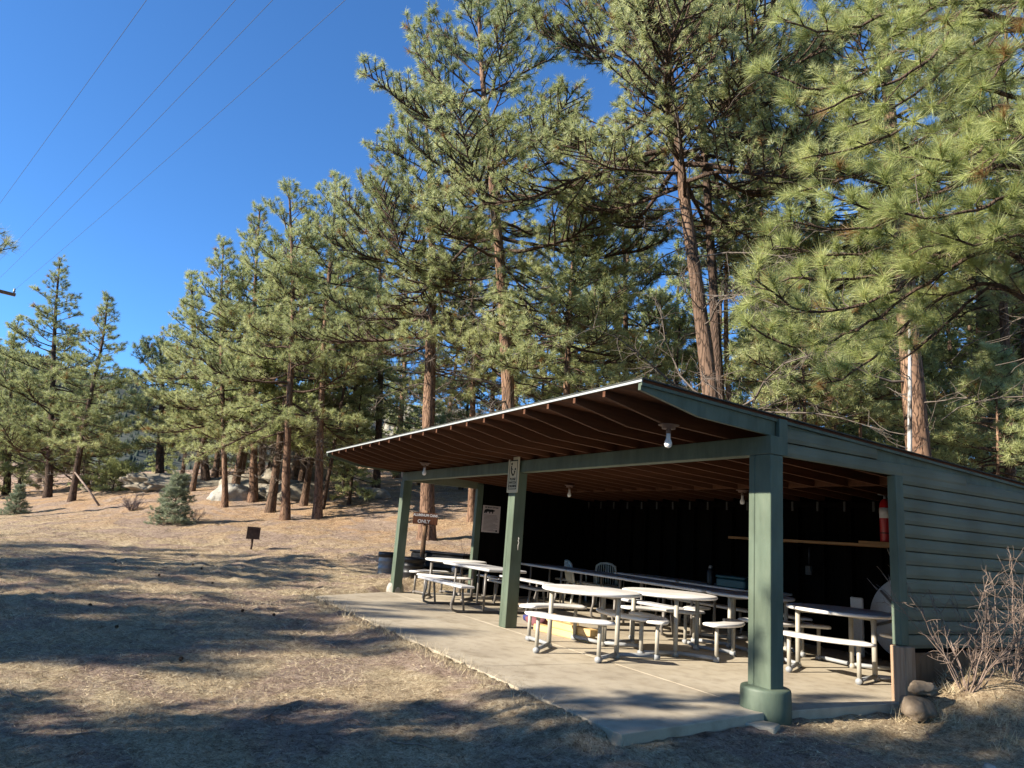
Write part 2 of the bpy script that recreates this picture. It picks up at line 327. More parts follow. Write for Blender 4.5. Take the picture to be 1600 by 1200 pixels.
# concrete slab: an inner floor and apron panels, parted by open joints
mb = MB()
def panel(poly, z0=-.16, z1=0.0, b=.006):
    c = np.mean(np.array(poly), 0); n = len(poly)
    inn = [tuple(np.array(p)+(c-np.array(p))/np.linalg.norm(c-np.array(p))*b) for p in poly]
    v = [(*p, z0) for p in poly]+[(*p, z1-b) for p in poly]+[(*p, z1) for p in inn]
    f = [tuple(range(n-1, -1, -1)), tuple(range(2*n, 3*n))]
    for r in (0, 1):
        for i in range(n): f.append((r*n+i, r*n+(i+1) % n, (r+1)*n+(i+1) % n, (r+1)*n+i))
    mb.add(v, f)
g = .004
panel([(.40, -1.95), (.13, -.15-g), (-2.05+g, -.15-g), (-2.05+g, -1.95)])
panel([(-2.05-g, -1.95), (-2.05-g, -.15-g), (-5.2+g, -.15-g), (-5.2+g, -1.96)])
panel([(-5.2-g, -1.96), (-5.2-g, -.15-g), (-9.5, -.15-g), (-8.35, -1.97)])
panel([(.13, -.15+g), (.13, 4.55), (-4.74+g, 4.55), (-4.74+g, -.15+g)])
panel([(-4.74-g, -.15+g), (-4.74-g, 4.55), (-9.55, 4.55), (-9.6, -.15+g)])
o = mb.obj('concrete_slab', M['concrete'], loc=tuple(A0), rz=TH); tag(o, kind='structure')
mb = MB(); mb.bbox(-.17, .15, -.12, .10, -.06, .022, .012)
o = mb.obj('concrete_chunk', M['concrete'], loc=tuple(W(.20, -.33, -.075)), rz=TH+.5)
tag(o, 'broken slab of concrete lying at the foot of the round based corner post', 'concrete piece')
# ================================================================== SHELTER
SH = empty('picnic_shelter', A0, TH, 'dark green open fronted picnic shelter with a low sloping roof over its tables', 'shelter')
def zt(y): return 2.62-.047*y
def part(name, m, mb, parent=None, **k): return mb.obj(name, M[m], parent or SH, **k)
XL, XR = -9.94, .115
# roof
mb = MB(); mb.prism([(-1.65, zt(-1.65)), (4.95, zt(4.95)), (4.95, zt(4.95)-.022), (-1.65, zt(-1.65)-.022)], 'x', XL, XR); roof = part('roof', 'deck', mb)
mb = MB(); mb.prism([(-1.67, zt(-1.67)+.012), (4.98, zt(4.98)+.012), (4.98, zt(4.98)+.002), (-1.67, zt(-1.67)+.002)], 'x', XL-.02, XR+.02); mb.obj('roofing_felt', M['shingle'], roof)
mb = MB(); mb.box(XL-.015, XR+.005, -1.664, -1.652, zt(-1.65)-.020, zt(-1.65)+.005); mb.obj('drip_edge', M['drip'], roof)
# rafters with tapered tails
def rafter_poly(d=.165, y1=4.5, y0=-1.648):
    t = .024
    return [(y0, zt(y0)-t), (y1, zt(y1)-t), (y1, zt(y1)-t-d), (-.98, zt(-.98)-t-d), (y0, zt(y0)-t-.055)]
mb = MB(); mb.prism(rafter_poly(), 'x', -.019, .019); rme = mb.mesh('rafter'); rme.materials.append(M['rafter'])
for k in range(20): link('rafter', rme, None, SH, loc=(-.43-.48*k, 0, 0))
def rake(x0, x1):
    mb = MB(); mb.prism([(-1.65, zt(-1.65)-.001), (-.02, zt(0)-.001), (-.02, zt(0)-.19), (-.98, zt(-.98)-.19), (-1.65, zt(-1.65)-.085)], 'x', x0, x1)
    mb.prism([(-1.655, zt(-1.655)+.0), (5.0, zt(5.0)+.0), (5.0, zt(5.0)-.05), (-1.655, zt(-1.655)-.05)], 'x', x1 if x1 > 0 else x0-.02, x1+.02 if x1 > 0 else x0)
    mb.prism([(0, zt(0)-.001), (4.98, zt(4.98)-.001), (4.98, zt(4.98)-.16), (0, zt(0)-.16)], 'x', .072 if x1 > 0 else x0+.01, .083 if x1 > 0 else x0+.02)
    return mb
part('rake_board', 'green', rake(.06, .094)); part('rake_board', 'green', rake(-9.93, -9.90))
# blocking between the rafters, top plate, and clips on it
mb = MB()
for k in range(19):
    if k % 1 == 0: mb.box(-.43-.48*(k+1)+.021, -.43-.48*k-.021, 3.02+.05*(k % 2), 3.06+.05*(k % 2), zt(3.0)-.19, zt(3.0)-.03)
part('blocking', 'rafter', mb)
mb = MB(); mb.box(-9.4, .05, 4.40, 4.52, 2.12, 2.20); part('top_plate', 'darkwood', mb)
mb = MB(); mb.box(-.018, .018, -.01, .01, -.075, .075); cme = mb.mesh('metal_clip'); cme.materials.append(M['clip'])
for k in range(19): link('metal_clip', cme, None, SH, loc=(-.46-.48*k, 4.385, 2.13))
# front beam
mb = MB(); mb.bbox(-9.56, .118, -.105, .03, 2.25, 2.428, .006); part('front_beam', 'green', mb)
# posts
def post(x, hw=.12, z0=0.0, dep=(-.13, .10)):
    mb = MB(); mb.bbox(x-hw, x-hw+.07, dep[0], dep[1], z0, 2.249, .006); mb.bbox(x-hw+.073, x+hw, dep[0], dep[1], z0, 2.249, .006)
    return part('post', 'green', mb)
pa = post(0, .13, .175, (-.118, .052))
mb = MB(); mb.bbox(-.13, .135, -.119, .045, 2.251, 2.425, .004); mb.obj('post_cap', M['green'], pa)
mb = MB(); mb.lathe([(.222, -.20), (.221, 0), (.217, .155), (.213, .172), (.204, .180), (.15, .183), (0.02, .184)], (.0, -.033, 0), 48); mb.obj('round_base', M['green'], pa)
post(-4.74, .10, 0, (-.13, .065)); post(-9.45, .095, 0, (-.13, .055))
mb = MB(); mb.lathe([(.19, -.12), (.17, .10), (.14, .17), (.02, .18)], (-9.52, -.02, 0), 20); part('stone_footing', 'rock_pale', mb)
# left end: post, wall
mb = MB(); mb.bbox(-9.53, -9.41, 1.62, 1.76, -.05, 2.36, .006); part('corner_post', 'green', mb)
def wall_panel(x0, x1, y0, y1, z0, zf):
    mb = MB(); mb.prism([(y0, z0), (y1, z0), (y1, zf(y1)), (y0, zf(y0))], 'x', x0, x1); return mb
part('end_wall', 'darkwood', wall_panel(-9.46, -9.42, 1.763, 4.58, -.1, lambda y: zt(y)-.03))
mb = MB(); mb.prism([(.10, 2.25), (1.76, 2.25), (1.76, zt(1.76)-.03), (.10, zt(.1)-.03)], 'x', -9.52, -9.46); part('end_header', 'green_siding', mb)
# rear wall and studs
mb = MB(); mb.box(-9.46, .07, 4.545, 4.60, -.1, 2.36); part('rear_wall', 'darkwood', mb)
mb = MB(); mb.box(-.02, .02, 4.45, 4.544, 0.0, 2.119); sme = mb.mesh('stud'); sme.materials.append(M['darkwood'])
for k in range(19): link('stud', sme, None, SH, loc=(-.43-.48*k, 0, 0))
# right end wall of rounded lap boards
def lap(z, y0, y1, e=.1395, x=.083):
    pr = [(x, z), (x+.020, z+.004), (x+.026, z+e*.3), (x+.022, z+e*.65), (x+.012, z+e*.93), (x+.002, z+e-.003), (x, z+e-.003)]
    return pr, y0, y1
rb = random.Random(4); mb = MB(); zz = .50; e = .1395; k = 0
while zz < 2.56:
    y0 = 1.905 if zz < 2.24 else .02
    ytop = (2.60-(zz+e))/.047 if zz+e > 2.38 else 4.62
    y1 = min(4.62, ytop)
    if zz >= 2.24 and k == 0: zz = 2.25; k = 1
    if y1 > y0+.3:
        cuts = [y0]+[c for c in ([rb.uniform(y0+.7, y1-.5)] if y1-y0 > 1.6 and rb.random() < .75 else [])]+[y1]
        for c0, c1 in zip(cuts[:-1], cuts[1:]):
            dz, dx = rb.uniform(-.0012, .0012), rb.uniform(-.0015, .002); pr, _, _ = lap(zz+dz, c0, c1, x=.083+dx); mb.prism(pr, 'y', c0+.0012, c1-.0012)
    zz += e
sw = part('side_wall', 'green_siding', mb)
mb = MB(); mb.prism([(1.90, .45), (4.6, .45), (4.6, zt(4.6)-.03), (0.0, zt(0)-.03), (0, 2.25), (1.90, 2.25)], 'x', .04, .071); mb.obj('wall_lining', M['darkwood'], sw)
mb = MB(); mb.bbox(.03, .132, -.0, .115, 2.251, 2.60, .004); mb.obj('trim_board', M['green'], sw)
mb = MB(); mb.bbox(.035, .13, 1.765, 1.90, .535, 2.248, .005); part('door_jamb', 'green', mb)
mb = MB(); mb.bbox(.03, .19, 1.73, 1.90, -.14, .53, .006); part('wooden_pier', 'oldwood', mb)
mb = MB(); mb.box(.03, .085, 1.903, 4.6, -.3, .455); part('foundation_wall', 'postwood', mb)
mb = MB(); mb.bbox(.045, .075, .13, 1.76, 2.252, 2.33, .004); part('door_header', 'rafter', mb)
# shelf on the rear wall
mb = MB(); mb.bbox(-4.45, -1.25, 4.08, 4.44, 1.545, 1.585, .004); mb.box(-1.95, -1.40, 4.085, 4.35, 1.586, 1.62)
sf = part('shelf', 'shelf', mb)
for x in (-4.3, -3.0, -1.5):
    mb = MB(); mb.box(x-.02, x+.02, 4.12, 4.44, 1.49, 1.543); mb.obj('shelf_bracket', M['darkwood'], sf)
# switch box and conduit, loose cable
mb = MB(); mb.bbox(-3.12, -3.02, 4.40, 4.445, 1.06, 1.20, .006); ob = part('outlet_box', 'clip', mb)
mb = MB(); mb.tube([(-3.07, 4.43, 1.20), (-3.06, 4.43, 1.54)], .012, 8); mb.obj('conduit', M['black'], ob)
mb = MB(); mb.tube([(-1.72, 4.40, 1.54), (-1.66, 4.42, 1.36), (-1.5, 4.42, 1.15), (-1.28, 4.43, .75), (-1.2, 4.43, .3)], .008, 6); part('loose_cable', 'cord', mb)
# lamps
def lamp(x, y, tilt=False):
    zb = zt(y)-.19
    if y > -.98: pass
    else: zb = zt(y)-.024-.165
    mb = MB(); mb.lathe([(.065, -.04), (.065, -.012), (.10, -.008), (.10, 0)], (x, y, zb), 20); mb.lathe([(.022, -.085), (.024, -.04)], (x, y, zb), 14)
    l = part('lamp_holder', 'porcelain', mb)
    mb = MB(); mb.lathe([(.008, -.222), (.030, -.212), (.038, -.185), (.033, -.160), (.021, -.135), (.021, -.086)], (x, y, zb), 20); mb.obj('light_bulb', M['glass'], l)
lamp(-.43, -.87); lamp(-3.31, 3.2); lamp(-6.67, 2.2); lamp(-7.15, -.6)
# ================================================================== THINGS AT THE SHELTER
def text_mesh(s, size, mat, parent, loc, rot, bold=0.0, align='CENTER', name='lettering', xs=1.0):
    cu = bpy.data.curves.new(name, 'FONT'); cu.body = s; cu.size = size; cu.align_x = align; cu.extrude = .0012; cu.offset = bold
    t = bpy.data.objects.new(name, cu); COL.objects.link(t); dg = bpy.context.evaluated_depsgraph_get()
    me = bpy.data.meshes.new_from_object(t.evaluated_get(dg)); bpy.data.objects.remove(t); bpy.data.curves.remove(cu)
    me.materials.clear(); o = link(name, me, mat, parent); o.location = loc; o.rotation_euler = rot; o.scale = (xs, 1, 1); return o
H90 = (math.pi/2, 0, 0)
# cream sign on the middle post
sg = empty('safety_sign', W(-4.74+.03, -.135, 2.215), TH+.04, 'cream sign with two black figures nailed across the beam above the middle post', 'sign')
mb = MB(); mb.bbox(-.155, .155, -.012, 0, -.27, .27, .003); mb.obj('board', M['cream'], sg)
mb = MB()
for (x0, x1, z0, z1) in ((-.115, .115, .205, .222), (-.115, .115, -.222, -.210), (-.115, -.105, -.21, .205), (.105, .115, -.21, .205)): mb.box(x0, x1, -.0138, -.0125, z0, z1)
mb.obj('border', M['ink'], sg)
def yflip(path, r): return [(x, -.0138, z) for x, z in path]
mb = MB(); T = Matrix.Translation((0, -.0125, 0)) @ Matrix.Diagonal((1, .12, 1, 1))
def ribbon(pts, w):
    for (a, b), (c, d) in zip(pts[:-1], pts[1:]):
        n = Vector((-(d-b), c-a)).normalized()*w/2
        mb.prism([(a+n.x, b+n.y), (c+n.x, d+n.y), (c-n.x, d-n.y), (a-n.x, b-n.y)], 'y', -.0140, -.0128)
ribbon([(-.055, .135), (-.06, .08), (-.045, .03), (-.005, -.012)], .026); ribbon([(.005, -.015), (.035, .02), (.05, .055)], .022); ribbon([(-.055, .10), (-.015, .075)], .013); ribbon([(.045, .04), (.02, .055)], .012)
for cx, cz, r in ((-.05, .163, .021), (.055, .083, .018)): mb.prism([(cx+r*math.cos(t*math.pi/6), cz+r*math.sin(t*math.pi/6)) for t in range(12)], 'y', -.0140, -.0128)
mb.obj('figures', M['ink'], sg)
for s, z, xs in (('PLEASE', -.085, 1), ('WATCH', -.137, 1), ('CHILDREN', -.19, .82)): text_mesh(s, .052, M['ink'], sg, (0, -.0132, z), H90, .001, xs=xs)
# poster with a bear
ps = empty('wildlife_poster', W(-9.415, 2.0, 1.62), TH+math.pi/2, 'pinkish paper poster with a black bear silhouette pinned on the dark end wall', 'poster')
mb = MB(); mb.box(-.22, .22, -.004, 0, -.29, .29); mb.obj('sheet', M['poster'], ps)
bear = [(-.19, .12), (-.185, .17), (-.16, .205), (-.10, .215), (-.03, .205), (.02, .21), (.05, .20), (.075, .195), (.085, .178), (.06, .170), (.045, .160), (.035, .12), (.015, .12), (.01, .155), (-.03, .150), (-.04, .12), (-.062, .12), (-.06, .155), (-.11, .152), (-.125, .12), (-.148, .12), (-.145, .15), (-.165, .12)]
mb = MB(); mb.prism(bear, 'y', -.0062, -.0045); mb.obj('bear_silhouette', M['ink'], ps)
text_mesh('BE BEAR AWARE', .045, M['ink'], ps, (0, -.0052, .235), H90, .001)
mb = MB(); rr = random.Random(5); z = .075
while z > -.25:
    mb.box(-.18, rr.uniform(.06, .18), -.0055, -.0045, z, z+.010); z -= .027
mb.obj('text_lines', M['greyink'], ps)
mb = MB(); mb.prism([(.15+.022*math.cos(t*math.pi/8), -.25+.022*math.sin(t*math.pi/8)) for t in range(16)], 'y', -.0064, -.0056); mb.obj('seal', M['ink'], ps)
# hook ring on the middle post
mb = MB(); mb.tube([(.0, 0, .07), (.012, -.012, .055), (-.008, -.016, .03), (.012, -.014, 0.0), (.0, -.012, -.035), (.003, -.010, -.11)], .006, 6)
o = mb.obj('rope_hook', M['cord'], loc=tuple(W(-4.617, -.03, 1.22)), rz=TH+math.pi/2); tag(o, 'short frayed cord hanging from a nail on the side of the middle post', 'cord')
# fire extinguisher
ex_ = empty('fire_extinguisher', W(-1.60, 4.2, 1.622), TH, 'red fire extinguisher with a white label standing on the shelf', 'fire extinguisher')
mb = MB(); mb.lathe([(.068, 0), (.075, .01), (.077, .47), (.070, .54), (.045, .585), (.024, .60)], n=28); mb.obj('cylinder', M['red'], ex_)
mb = MB(); mb.lathe([(.0785, .33), (.0785, .475)], n=28); mb.obj('label', M['paper'], ex_)
mb = MB(); mb.lathe([(.079, .115), (.079, .13)], n=28); mb.obj('band', M['black'], ex_)
mb = MB(); mb.lathe([(.022, .6), (.022, .65)], n=14); mb.box(-.10, .03, -.012, .012, .655, .67); mb.tube([(-.1, 0, .662), (-.11, 0, .70), (-.04, 0, .71), (.03, 0, .69)], .009, 8); mb.obj('valve_handle', M['steel'], ex_)
mb = MB(); mb.tube([(.03, 0, .64), (.09, -.02, .62), (.105, -.03, .5), (.095, -.03, .2)], .012, 8); mb.obj('hose', M['black'], ex_)

# ---- round table with three curved benches
def disc(mb, R, z0, z1, n=64):
    b = .014; mb.lathe([(R-b*1.2, z0), (R-.004, z0+b*.6), (R, z0+(z1-z0)*.45), (R-.003, z1-b*.55), (R-b, z1-.002), (R-.05, z1), (.02, z1)], n=n)
def arc_bench(mb, phi, r0, r1, half, z0, z1, n=18):
    sec = [(r0+.012, z0), (r1-.012, z0), (r1, z0+.014), (r1, z1-.012), (r1-.014, z1), (r0+.014, z1), (r0, z1-.012), (r0, z0+.014)]
    v = []; m = len(sec)
    for i in range(n+1):
        a = phi-half+2*half*i/n; e = min(i, n-i)
        sh = {0: .80, 1: .93}.get(e, 1.0); rc = (r0+r1)/2
        for r, z in sec:
            r = rc+(r-rc)*sh; v.append((r*math.cos(a), r*math.sin(a), z if e > 0 else z+(.5*(z0+z1)-z)*.25))
    f = [tuple(range(m)), tuple(n*m+k for k in range(m-1, -1, -1))]
    for i in range(n):
        for k in range(m): f.append((i*m+(k+1) % m, i*m+k, (i+1)*m+k, (i+1)*m+(k+1) % m))
    mb.add(v, f, True)
def round_table(x, y, phi, label, group='round picnic tables with curved benches', top='white', leg='leg', R=.625, worldloc=None):
    t = empty('round_picnic_table', W(x, y, 0.0), TH, label, 'picnic table', group)
    mb = MB(); disc(mb, R, .695, .738); mb.obj('tabletop', M[top], t)
    for k in range(3):
        a = phi+k*2*math.pi/3
        mb = MB(); arc_bench(mb, a, .715, .965, rad(37), .415, .455); bo = mb.obj('bench', M[top], t)
        for s in (-1, 1):
            b = a+s*rad(27); c = a+s*rad(60)
            p = Vector((.84*math.cos(b), .84*math.sin(b), 0)); q = Vector((.50*math.cos(c), .50*math.sin(c), 0))
            mb = MB(); mb.tube([p+Vector((0, 0, .05)), p+Vector((0, 0, .415))], .024, 12); mb.obj('bench_leg', M[leg], bo)
            d = (q-p).normalized()
            mb = MB(); mb.tube([p-d*.03+Vector((0, 0, .045)), q+Vector((0, 0, .045))], .024, 12)
            mb.tube([p-d*.035+Vector((0, 0, .034)), p+d*.035+Vector((0, 0, .034))], .034, 12); mb.obj('foot_bar', M['foot' if leg == 'leg' else leg], t)
        c = a+rad(60); q = Vector((.50*math.cos(c), .50*math.sin(c), 0))
        mb = MB(); mb.tube([q+Vector((0, 0, .004)), q+Vector((0, 0, .70))], .029, 14); mb.lathe([(.045, 0), (.045, .03), (.032, .06)], q, 14); mb.obj('leg', M[leg], t)
        mb = MB(); mb.tube([Vector((0, 0, .675)), q+Vector((0, 0, .675))], .018, 8); mb.lathe([(.006, .676), (.05, .686), (.05, .694)], q, 10); mb.obj('brace', M[leg], t)
    return t
round_table(-2.83, .06, rad(-55), 'round white picnic table nearest the middle post, its curved bench closest to the lawn')
round_table(-2.80, 1.31, rad(29), 'sunlit round white picnic table just behind the nearest one, beside the corner post')
round_table(-1.25, 2.70, rad(-68), 'round picnic table with a shaded top in front of the leaning tabletop')
round_table(-3.02, 3.06, rad(-20), 'round picnic table in deep shade, half hidden behind the thick corner post')
round_table(-8.72, .92, rad(-40), 'round white picnic table farthest to the left, by the trash cans', leg='leg_dark')
# ---- rectangular picnic tables with benches
def rect_table(x, y, label, rz=0.0, leg='leg_dark', L=1.86, top='white'):
    t = empty('long_picnic_table', W(x, y, 0), TH+rz, label, 'picnic table', 'long picnic tables with straight benches')
    mb = MB(); mb.bbox(-L/2, L/2, -.37, .37, .695, .738, .012); mb.obj('tabletop', M[top], t)
    for s in (-1, 1):
        mb = MB(); mb.bbox(-L/2, L/2, s*.72-.13, s*.72+.13, .415, .455, .012); mb.obj('bench', M[top], t)
    for xx in (-.60, .60):
        mb = MB(); pts = [(xx, -.80, .415), (xx, -.80, .26), (xx, -.84, .14), (xx, -.82, .05), (xx, -.72, .022), (xx, 0, .022), (xx, .72, .022), (xx, .82, .05), (xx, .84, .14), (xx, .80, .26), (xx, .80, .415)]
        mb.tube(pts, .022, 10); mb.tube([(xx, -.66, .415), (xx, -.60, .022)], .02, 8); mb.tube([(xx, .66, .415), (xx, .60, .022)], .02, 8)
        fr = mb.obj('leg_frame', M[leg], t)
        for s in (-1, 1):
            mb = MB(); mb.tube([(xx, s*.24, .69), (xx, s*.24, .03)], .021, 10); mb.obj('table_leg', M[leg], fr)
    return t
rect_table(-6.90, .60, 'long white picnic table left of the middle post, its near bench on bent tube legs', top='greytop')
rect_table(-8.22, 3.0, 'long picnic table at the left end of the back row near the plastic chairs', top='greytop')
rect_table(-6.30, 2.98, 'long picnic table in the middle of the back row, just right of the middle post', top='greytop')
rect_table(-4.42, 2.92, 'long picnic table at the right end of the back row, behind the round tables', top='greytop')
def fold_table(x, y, label, L=1.83):
    t = empty('folding_table', W(x, y, 0), TH, label, 'folding table', 'folding tables along the rear wall')
    mb = MB(); mb.bbox(-L/2, L/2, -.38, .38, .70, .74, .012); mb.obj('tabletop', M['greytop'], t)
    for s in (-1, 1):
        mb = MB(); mb.tube([(s*.68, -.28, .70), (s*.74, -.28, .02), (s*.74, .28, .02), (s*.68, .28, .70)], .014, 8); mb.obj('leg_frame', M['leg_dark'], t)
    return t
fold_table(-6.2, 4.05, 'folding table at the left along the dark rear wall, behind the back row')
fold_table(-4.3, 4.05, 'folding table with a teal cooler on it, near the middle of the dark rear wall')
mb = MB(); mb.bbox(-.30, .30, -.19, .19, 0, .14, .02); mb.bbox(-.31, .31, -.2, .2, .142, .19, .015)
o = mb.obj('cooler', M['teal'], loc=tuple(W(-4.05, 3.9, .742)), rz=TH+.05); tag(o, 'dark teal cooler box on the folding table by the rear wall', 'cooler')
bt = empty('drink_flask', W(-4.62, 3.85, .742), TH, 'dark upright flask standing left of the teal cooler', 'flask')
mb = MB(); mb.lathe([(.055, 0), (.06, .02), (.06, .21), (.04, .25), (.03, .27)], n=18); mb.obj('body', M['black'], bt)
mb = MB(); mb.lathe([(.032, .271), (.032, .31), (.012, .325)], n=14); mb.obj('cap', M['steel'], bt)
# leaning folded tabletop
lt = empty('leaning_tabletop', W(-1.45, 4.38, .02), TH, 'round grey tabletop with a cross of braces, leaning upright in the far right corner', 'tabletop')
RX = Matrix.Translation((0, 0, .60)) @ Matrix.Rotation(rad(82), 4, 'X')
mb = MB(); mb.lathe([(.54, -.02), (.555, 0), (.54, .02), (.02, .02)], n=56, M=RX); mb.obj('top', M['greytop'], lt)
mb = MB()
for a in (20, 80, 140): mb.tube([(0.50*math.cos(rad(a)), 0.50*math.sin(rad(a)), .036), (-0.50*math.cos(rad(a)), -0.50*math.sin(rad(a)), .036)], .02, 8, M=RX)
mb.obj('brace', M['leg_dark'], lt)
fb = empty('folded_bench', W(-2.08, 4.2, 0), TH+.2, 'pale upended bench standing beside the leaning round tabletop', 'bench')
mb = MB(); mb.bbox(-.09, .09, -.02, .02, 0.01, .82, .012); mb.obj('seat', M['greytop'], fb)
mb = MB(); mb.tube([(-.09, .02, .1), (-.09, .22, .02), (.09, .22, .02), (.09, .02, .1)], .016, 8); mb.obj('leg', M['leg_dark'], fb)
# plastic chairs
def chair(x, y, rz, label):
    t = empty('plastic_chair', W(x, y, 0), TH+rz, label, 'chair', 'white plastic garden chairs')
    mb = MB(); mb.bbox(-.22, .22, -.22, .20, .40, .43, .01); mb.obj('seat', M['chair'], t)
    mb = MB(); n = 9
    for i in range(n):
        a = -1+2*i/(n-1); x0 = a*.20; mb.tube([(x0, .20+.01*(1-a*a), .43), (x0*1.06, .25+.03*(1-a*a), .62), (x0*.95, .29+.03*(1-a*a), .84-.05*a*a)], .0125, 6)
    mb.tube([(-.24, .21, .43), (-.235, .25, .62), (-.2, .285, .80), (-.12, .31, .85), (0, .32, .865), (.12, .31, .85), (.2, .285, .80), (.235, .25, .62), (.24, .21, .43)], .024, 8); mb.obj('backrest', M['chair'], t)
    for s in (-1, 1):
        mb = MB(); mb.tube([(s*.24, .27, .66), (s*.265, .05, .655), (s*.265, -.18, .64), (s*.255, -.235, .58), (s*.25, -.24, .40)], .022, 8); mb.obj('armrest', M['chair'], t)
        for y0, y1 in ((-.22, -.26), (.19, .26)):
            mb = MB(); mb.tube([(s*.215, y0, .42), (s*.25, y1, 0.0)], [.03, .02], 8); mb.obj('leg', M['chair'], t)
    return t
chair(-7.95, 4.15, rad(60), 'white plastic armchair seen from its side against the dark rear wall')
chair(-8.35, 3.72, rad(165), 'white plastic chair with a slatted round back, pushed to the back row of tables')
# lumber on the floor, bundles, small litter
def plank(x, y, rz, L, w, h, z, label):
    mb = MB(); mb.bbox(-L/2, L/2, -w/2, w/2, 0, h, .004); o = mb.obj('lumber_board', M['lumber'], loc=tuple(W(x, y, z)), rz=TH+rz); tag(o, label, 'board', 'yellow boards stacked on the floor')
plank(-3.95, .42, rad(8), 1.15, .14, .085, 0.001, 'yellow board lying on the floor under the nearest round table, lower of two')
plank(-3.80, .46, rad(4), .95, .14, .085, .087, 'short yellow board resting on top of the lower floor board')
plank(-4.75, .92, rad(-14), 1.1, .14, .14, .001, 'yellow timber lying alone on the floor just right of the middle post')
def bundle(x, y, r, m, label):
    mb = MB(); rg = random.Random(int(x*100)); n, k = 16, 9; v = []
    for i in range(k):
        t = math.pi*i/(k-1)
        for j in range(n):
            a = 2*math.pi*j/n; q = r*(1+.16*math.sin(3*a+i)+.1*rg.uniform(-1, 1)); v.append((q*math.sin(t)*math.cos(a)*1.4, q*math.sin(t)*math.sin(a), max(.0, .42*r+q*math.cos(t)*.62)))
    mb.add(v, [(i*n+(j+1) % n, i*n+j, (i+1)*n+j, (i+1)*n+(j+1) % n) for i in range(k-1) for j in range(n)], True)
    o = mb.obj('cloth_bundle', M[m], loc=tuple(W(x, y, .0)), rz=TH+.3); tag(o, label, 'cloth')
bundle(-5.25, .72, .13, 'navy', 'crumpled dark blue cloth on the floor beside the middle post')
bundle(-4.98, .62, .14, 'plum', 'crumpled reddish brown cloth on the floor by the yellow timber')
# trash cans and sign beyond the left post
def drum(px, v, r, h, m, label, lid):
    p = wat(px, 890, v); z = float(gz(p[0], p[1])); t = empty('trash_can', (p[0], p[1], z-.03), 0, label, 'trash can')
    mb = MB(); pr = [(r*.90, 0), (r*.92, .02)]
    for zz in (.30, .62): pr += [(r*(.92+.06*zz), h*zz-.02), (r*(.98+.05*zz), h*zz), (r*(.92+.06*zz), h*zz+.02)]
    pr += [(r*.98, h*.97), (r*1.03, h*.985), (r*1.0, h), (r*.93, h), (r*.9, h*.7), (.02, h*.68)]
    mb.lathe(pr, n=30); mb.obj('drum', M[m], t)
    mb = MB(); mb.lathe([(r*1.05, h*.80), (r*1.06, h*.93), (r*1.045, h*1.02), (r*.96, h*1.025), (r*.90, h*.86)], n=30); mb.obj('bag_liner', M['black'], t)
    if lid:
        mb = MB(); mb.lathe([(r*1.08, h*1.03), (r*1.08, h*1.07), (r*.7, h*1.16), (.03, h*1.19)], n=30); mb.obj('lid', M['black'], t)
drum(604, 17.4, .22, .50, 'steel', 'grey metal trash can with a black bag liner, left of the farthest front post', False)
drum(644, 17.0, .27, .46, 'black', 'black trash barrel right of the farthest front post, under the brown sign', False)
p = wat(690, 885, 18.2); z = float(gz(p[0], p[1]))
bx = empty('black_bin', (p[0], p[1], z-.02), rad(-25), 'long low black bin behind the farthest round table', 'bin')
mb = MB(); mb.bbox(-.75, .75, -.3, .3, .06, .40, .03); mb.obj('body', M['black'], bx)
mb = MB(); mb.bbox(-.78, .78, -.33, .33, .402, .45, .02); mb.obj('lid', M['black'], bx)
for s in (-1, 1):
    mb = MB(); mb.tube([(s*.55, -.34, .08), (s*.55, .34, .08)], .08, 14); mb.obj('wheel', M['foot'], bx)
p = wat(658, 880, 17.9); z = float(gz(p[0], p[1]))
sp = empty('brown_sign', (p[0], p[1], z), rad(-6), 'dark brown wooden sign with pale capital letters on a round post behind the trash cans', 'sign')
tz = wat(653, 809, 17.9)[2]-z
mb = MB(); mb.tube([(0, .05, -.2), (.0, .05, tz+.19)], [.062, .055], 12); mb.obj('post', M['postwood'], sp)
mb = MB(); mb.bbox(-.31, .31, -.035, 0, tz-.15, tz+.135, .006); mb.obj('board', M['signbrown'], sp)
text_mesh('ALUMINUM CANS', .088, M['letter'], sp, (0, -.0365, tz+.045), H90, .003, xs=.86)
text_mesh('ONLY', .115, M['letter'], sp, (-.03, -.0365, tz-.115), H90, .003)
# pedestal grill
p = wat(391, 866, 20.5); z = float(gz(p[0], p[1])); gh = wat(391, 823, 20.5)[2]-z
gr = empty('pedestal_grill', (p[0], p[1], z), rad(20), 'rusty box grill on a thin steel post standing alone in the meadow', 'grill')
mb = MB(); mb.tube([(0, 0, -.2), (0, 0, gh-.33)], .03, 10); mb.obj('post', M['rust'], gr)
mb = MB(); w, d = .175, .16
mb.box(-w, w, -d, d, gh-.33, gh-.315); mb.box(-w, -w+.012, -d, d, gh-.314, gh); mb.box(w-.012, w, -d, d, gh-.314, gh); mb.box(-w+.013, w-.013, d-.012, d, gh-.314, gh); mb.box(-w+.013, w-.013, -d, -d+.012, gh-.314, gh-.02); mb.obj('firebox', M['rust'], gr)
mb = MB()
for k in range(7): mb.tube([(-w+.04+k*.05, -d-.05, gh-.05), (-w+.04+k*.05, d-.02, gh-.05)], .007, 6)
mb.obj('grate', M['rust'], gr)
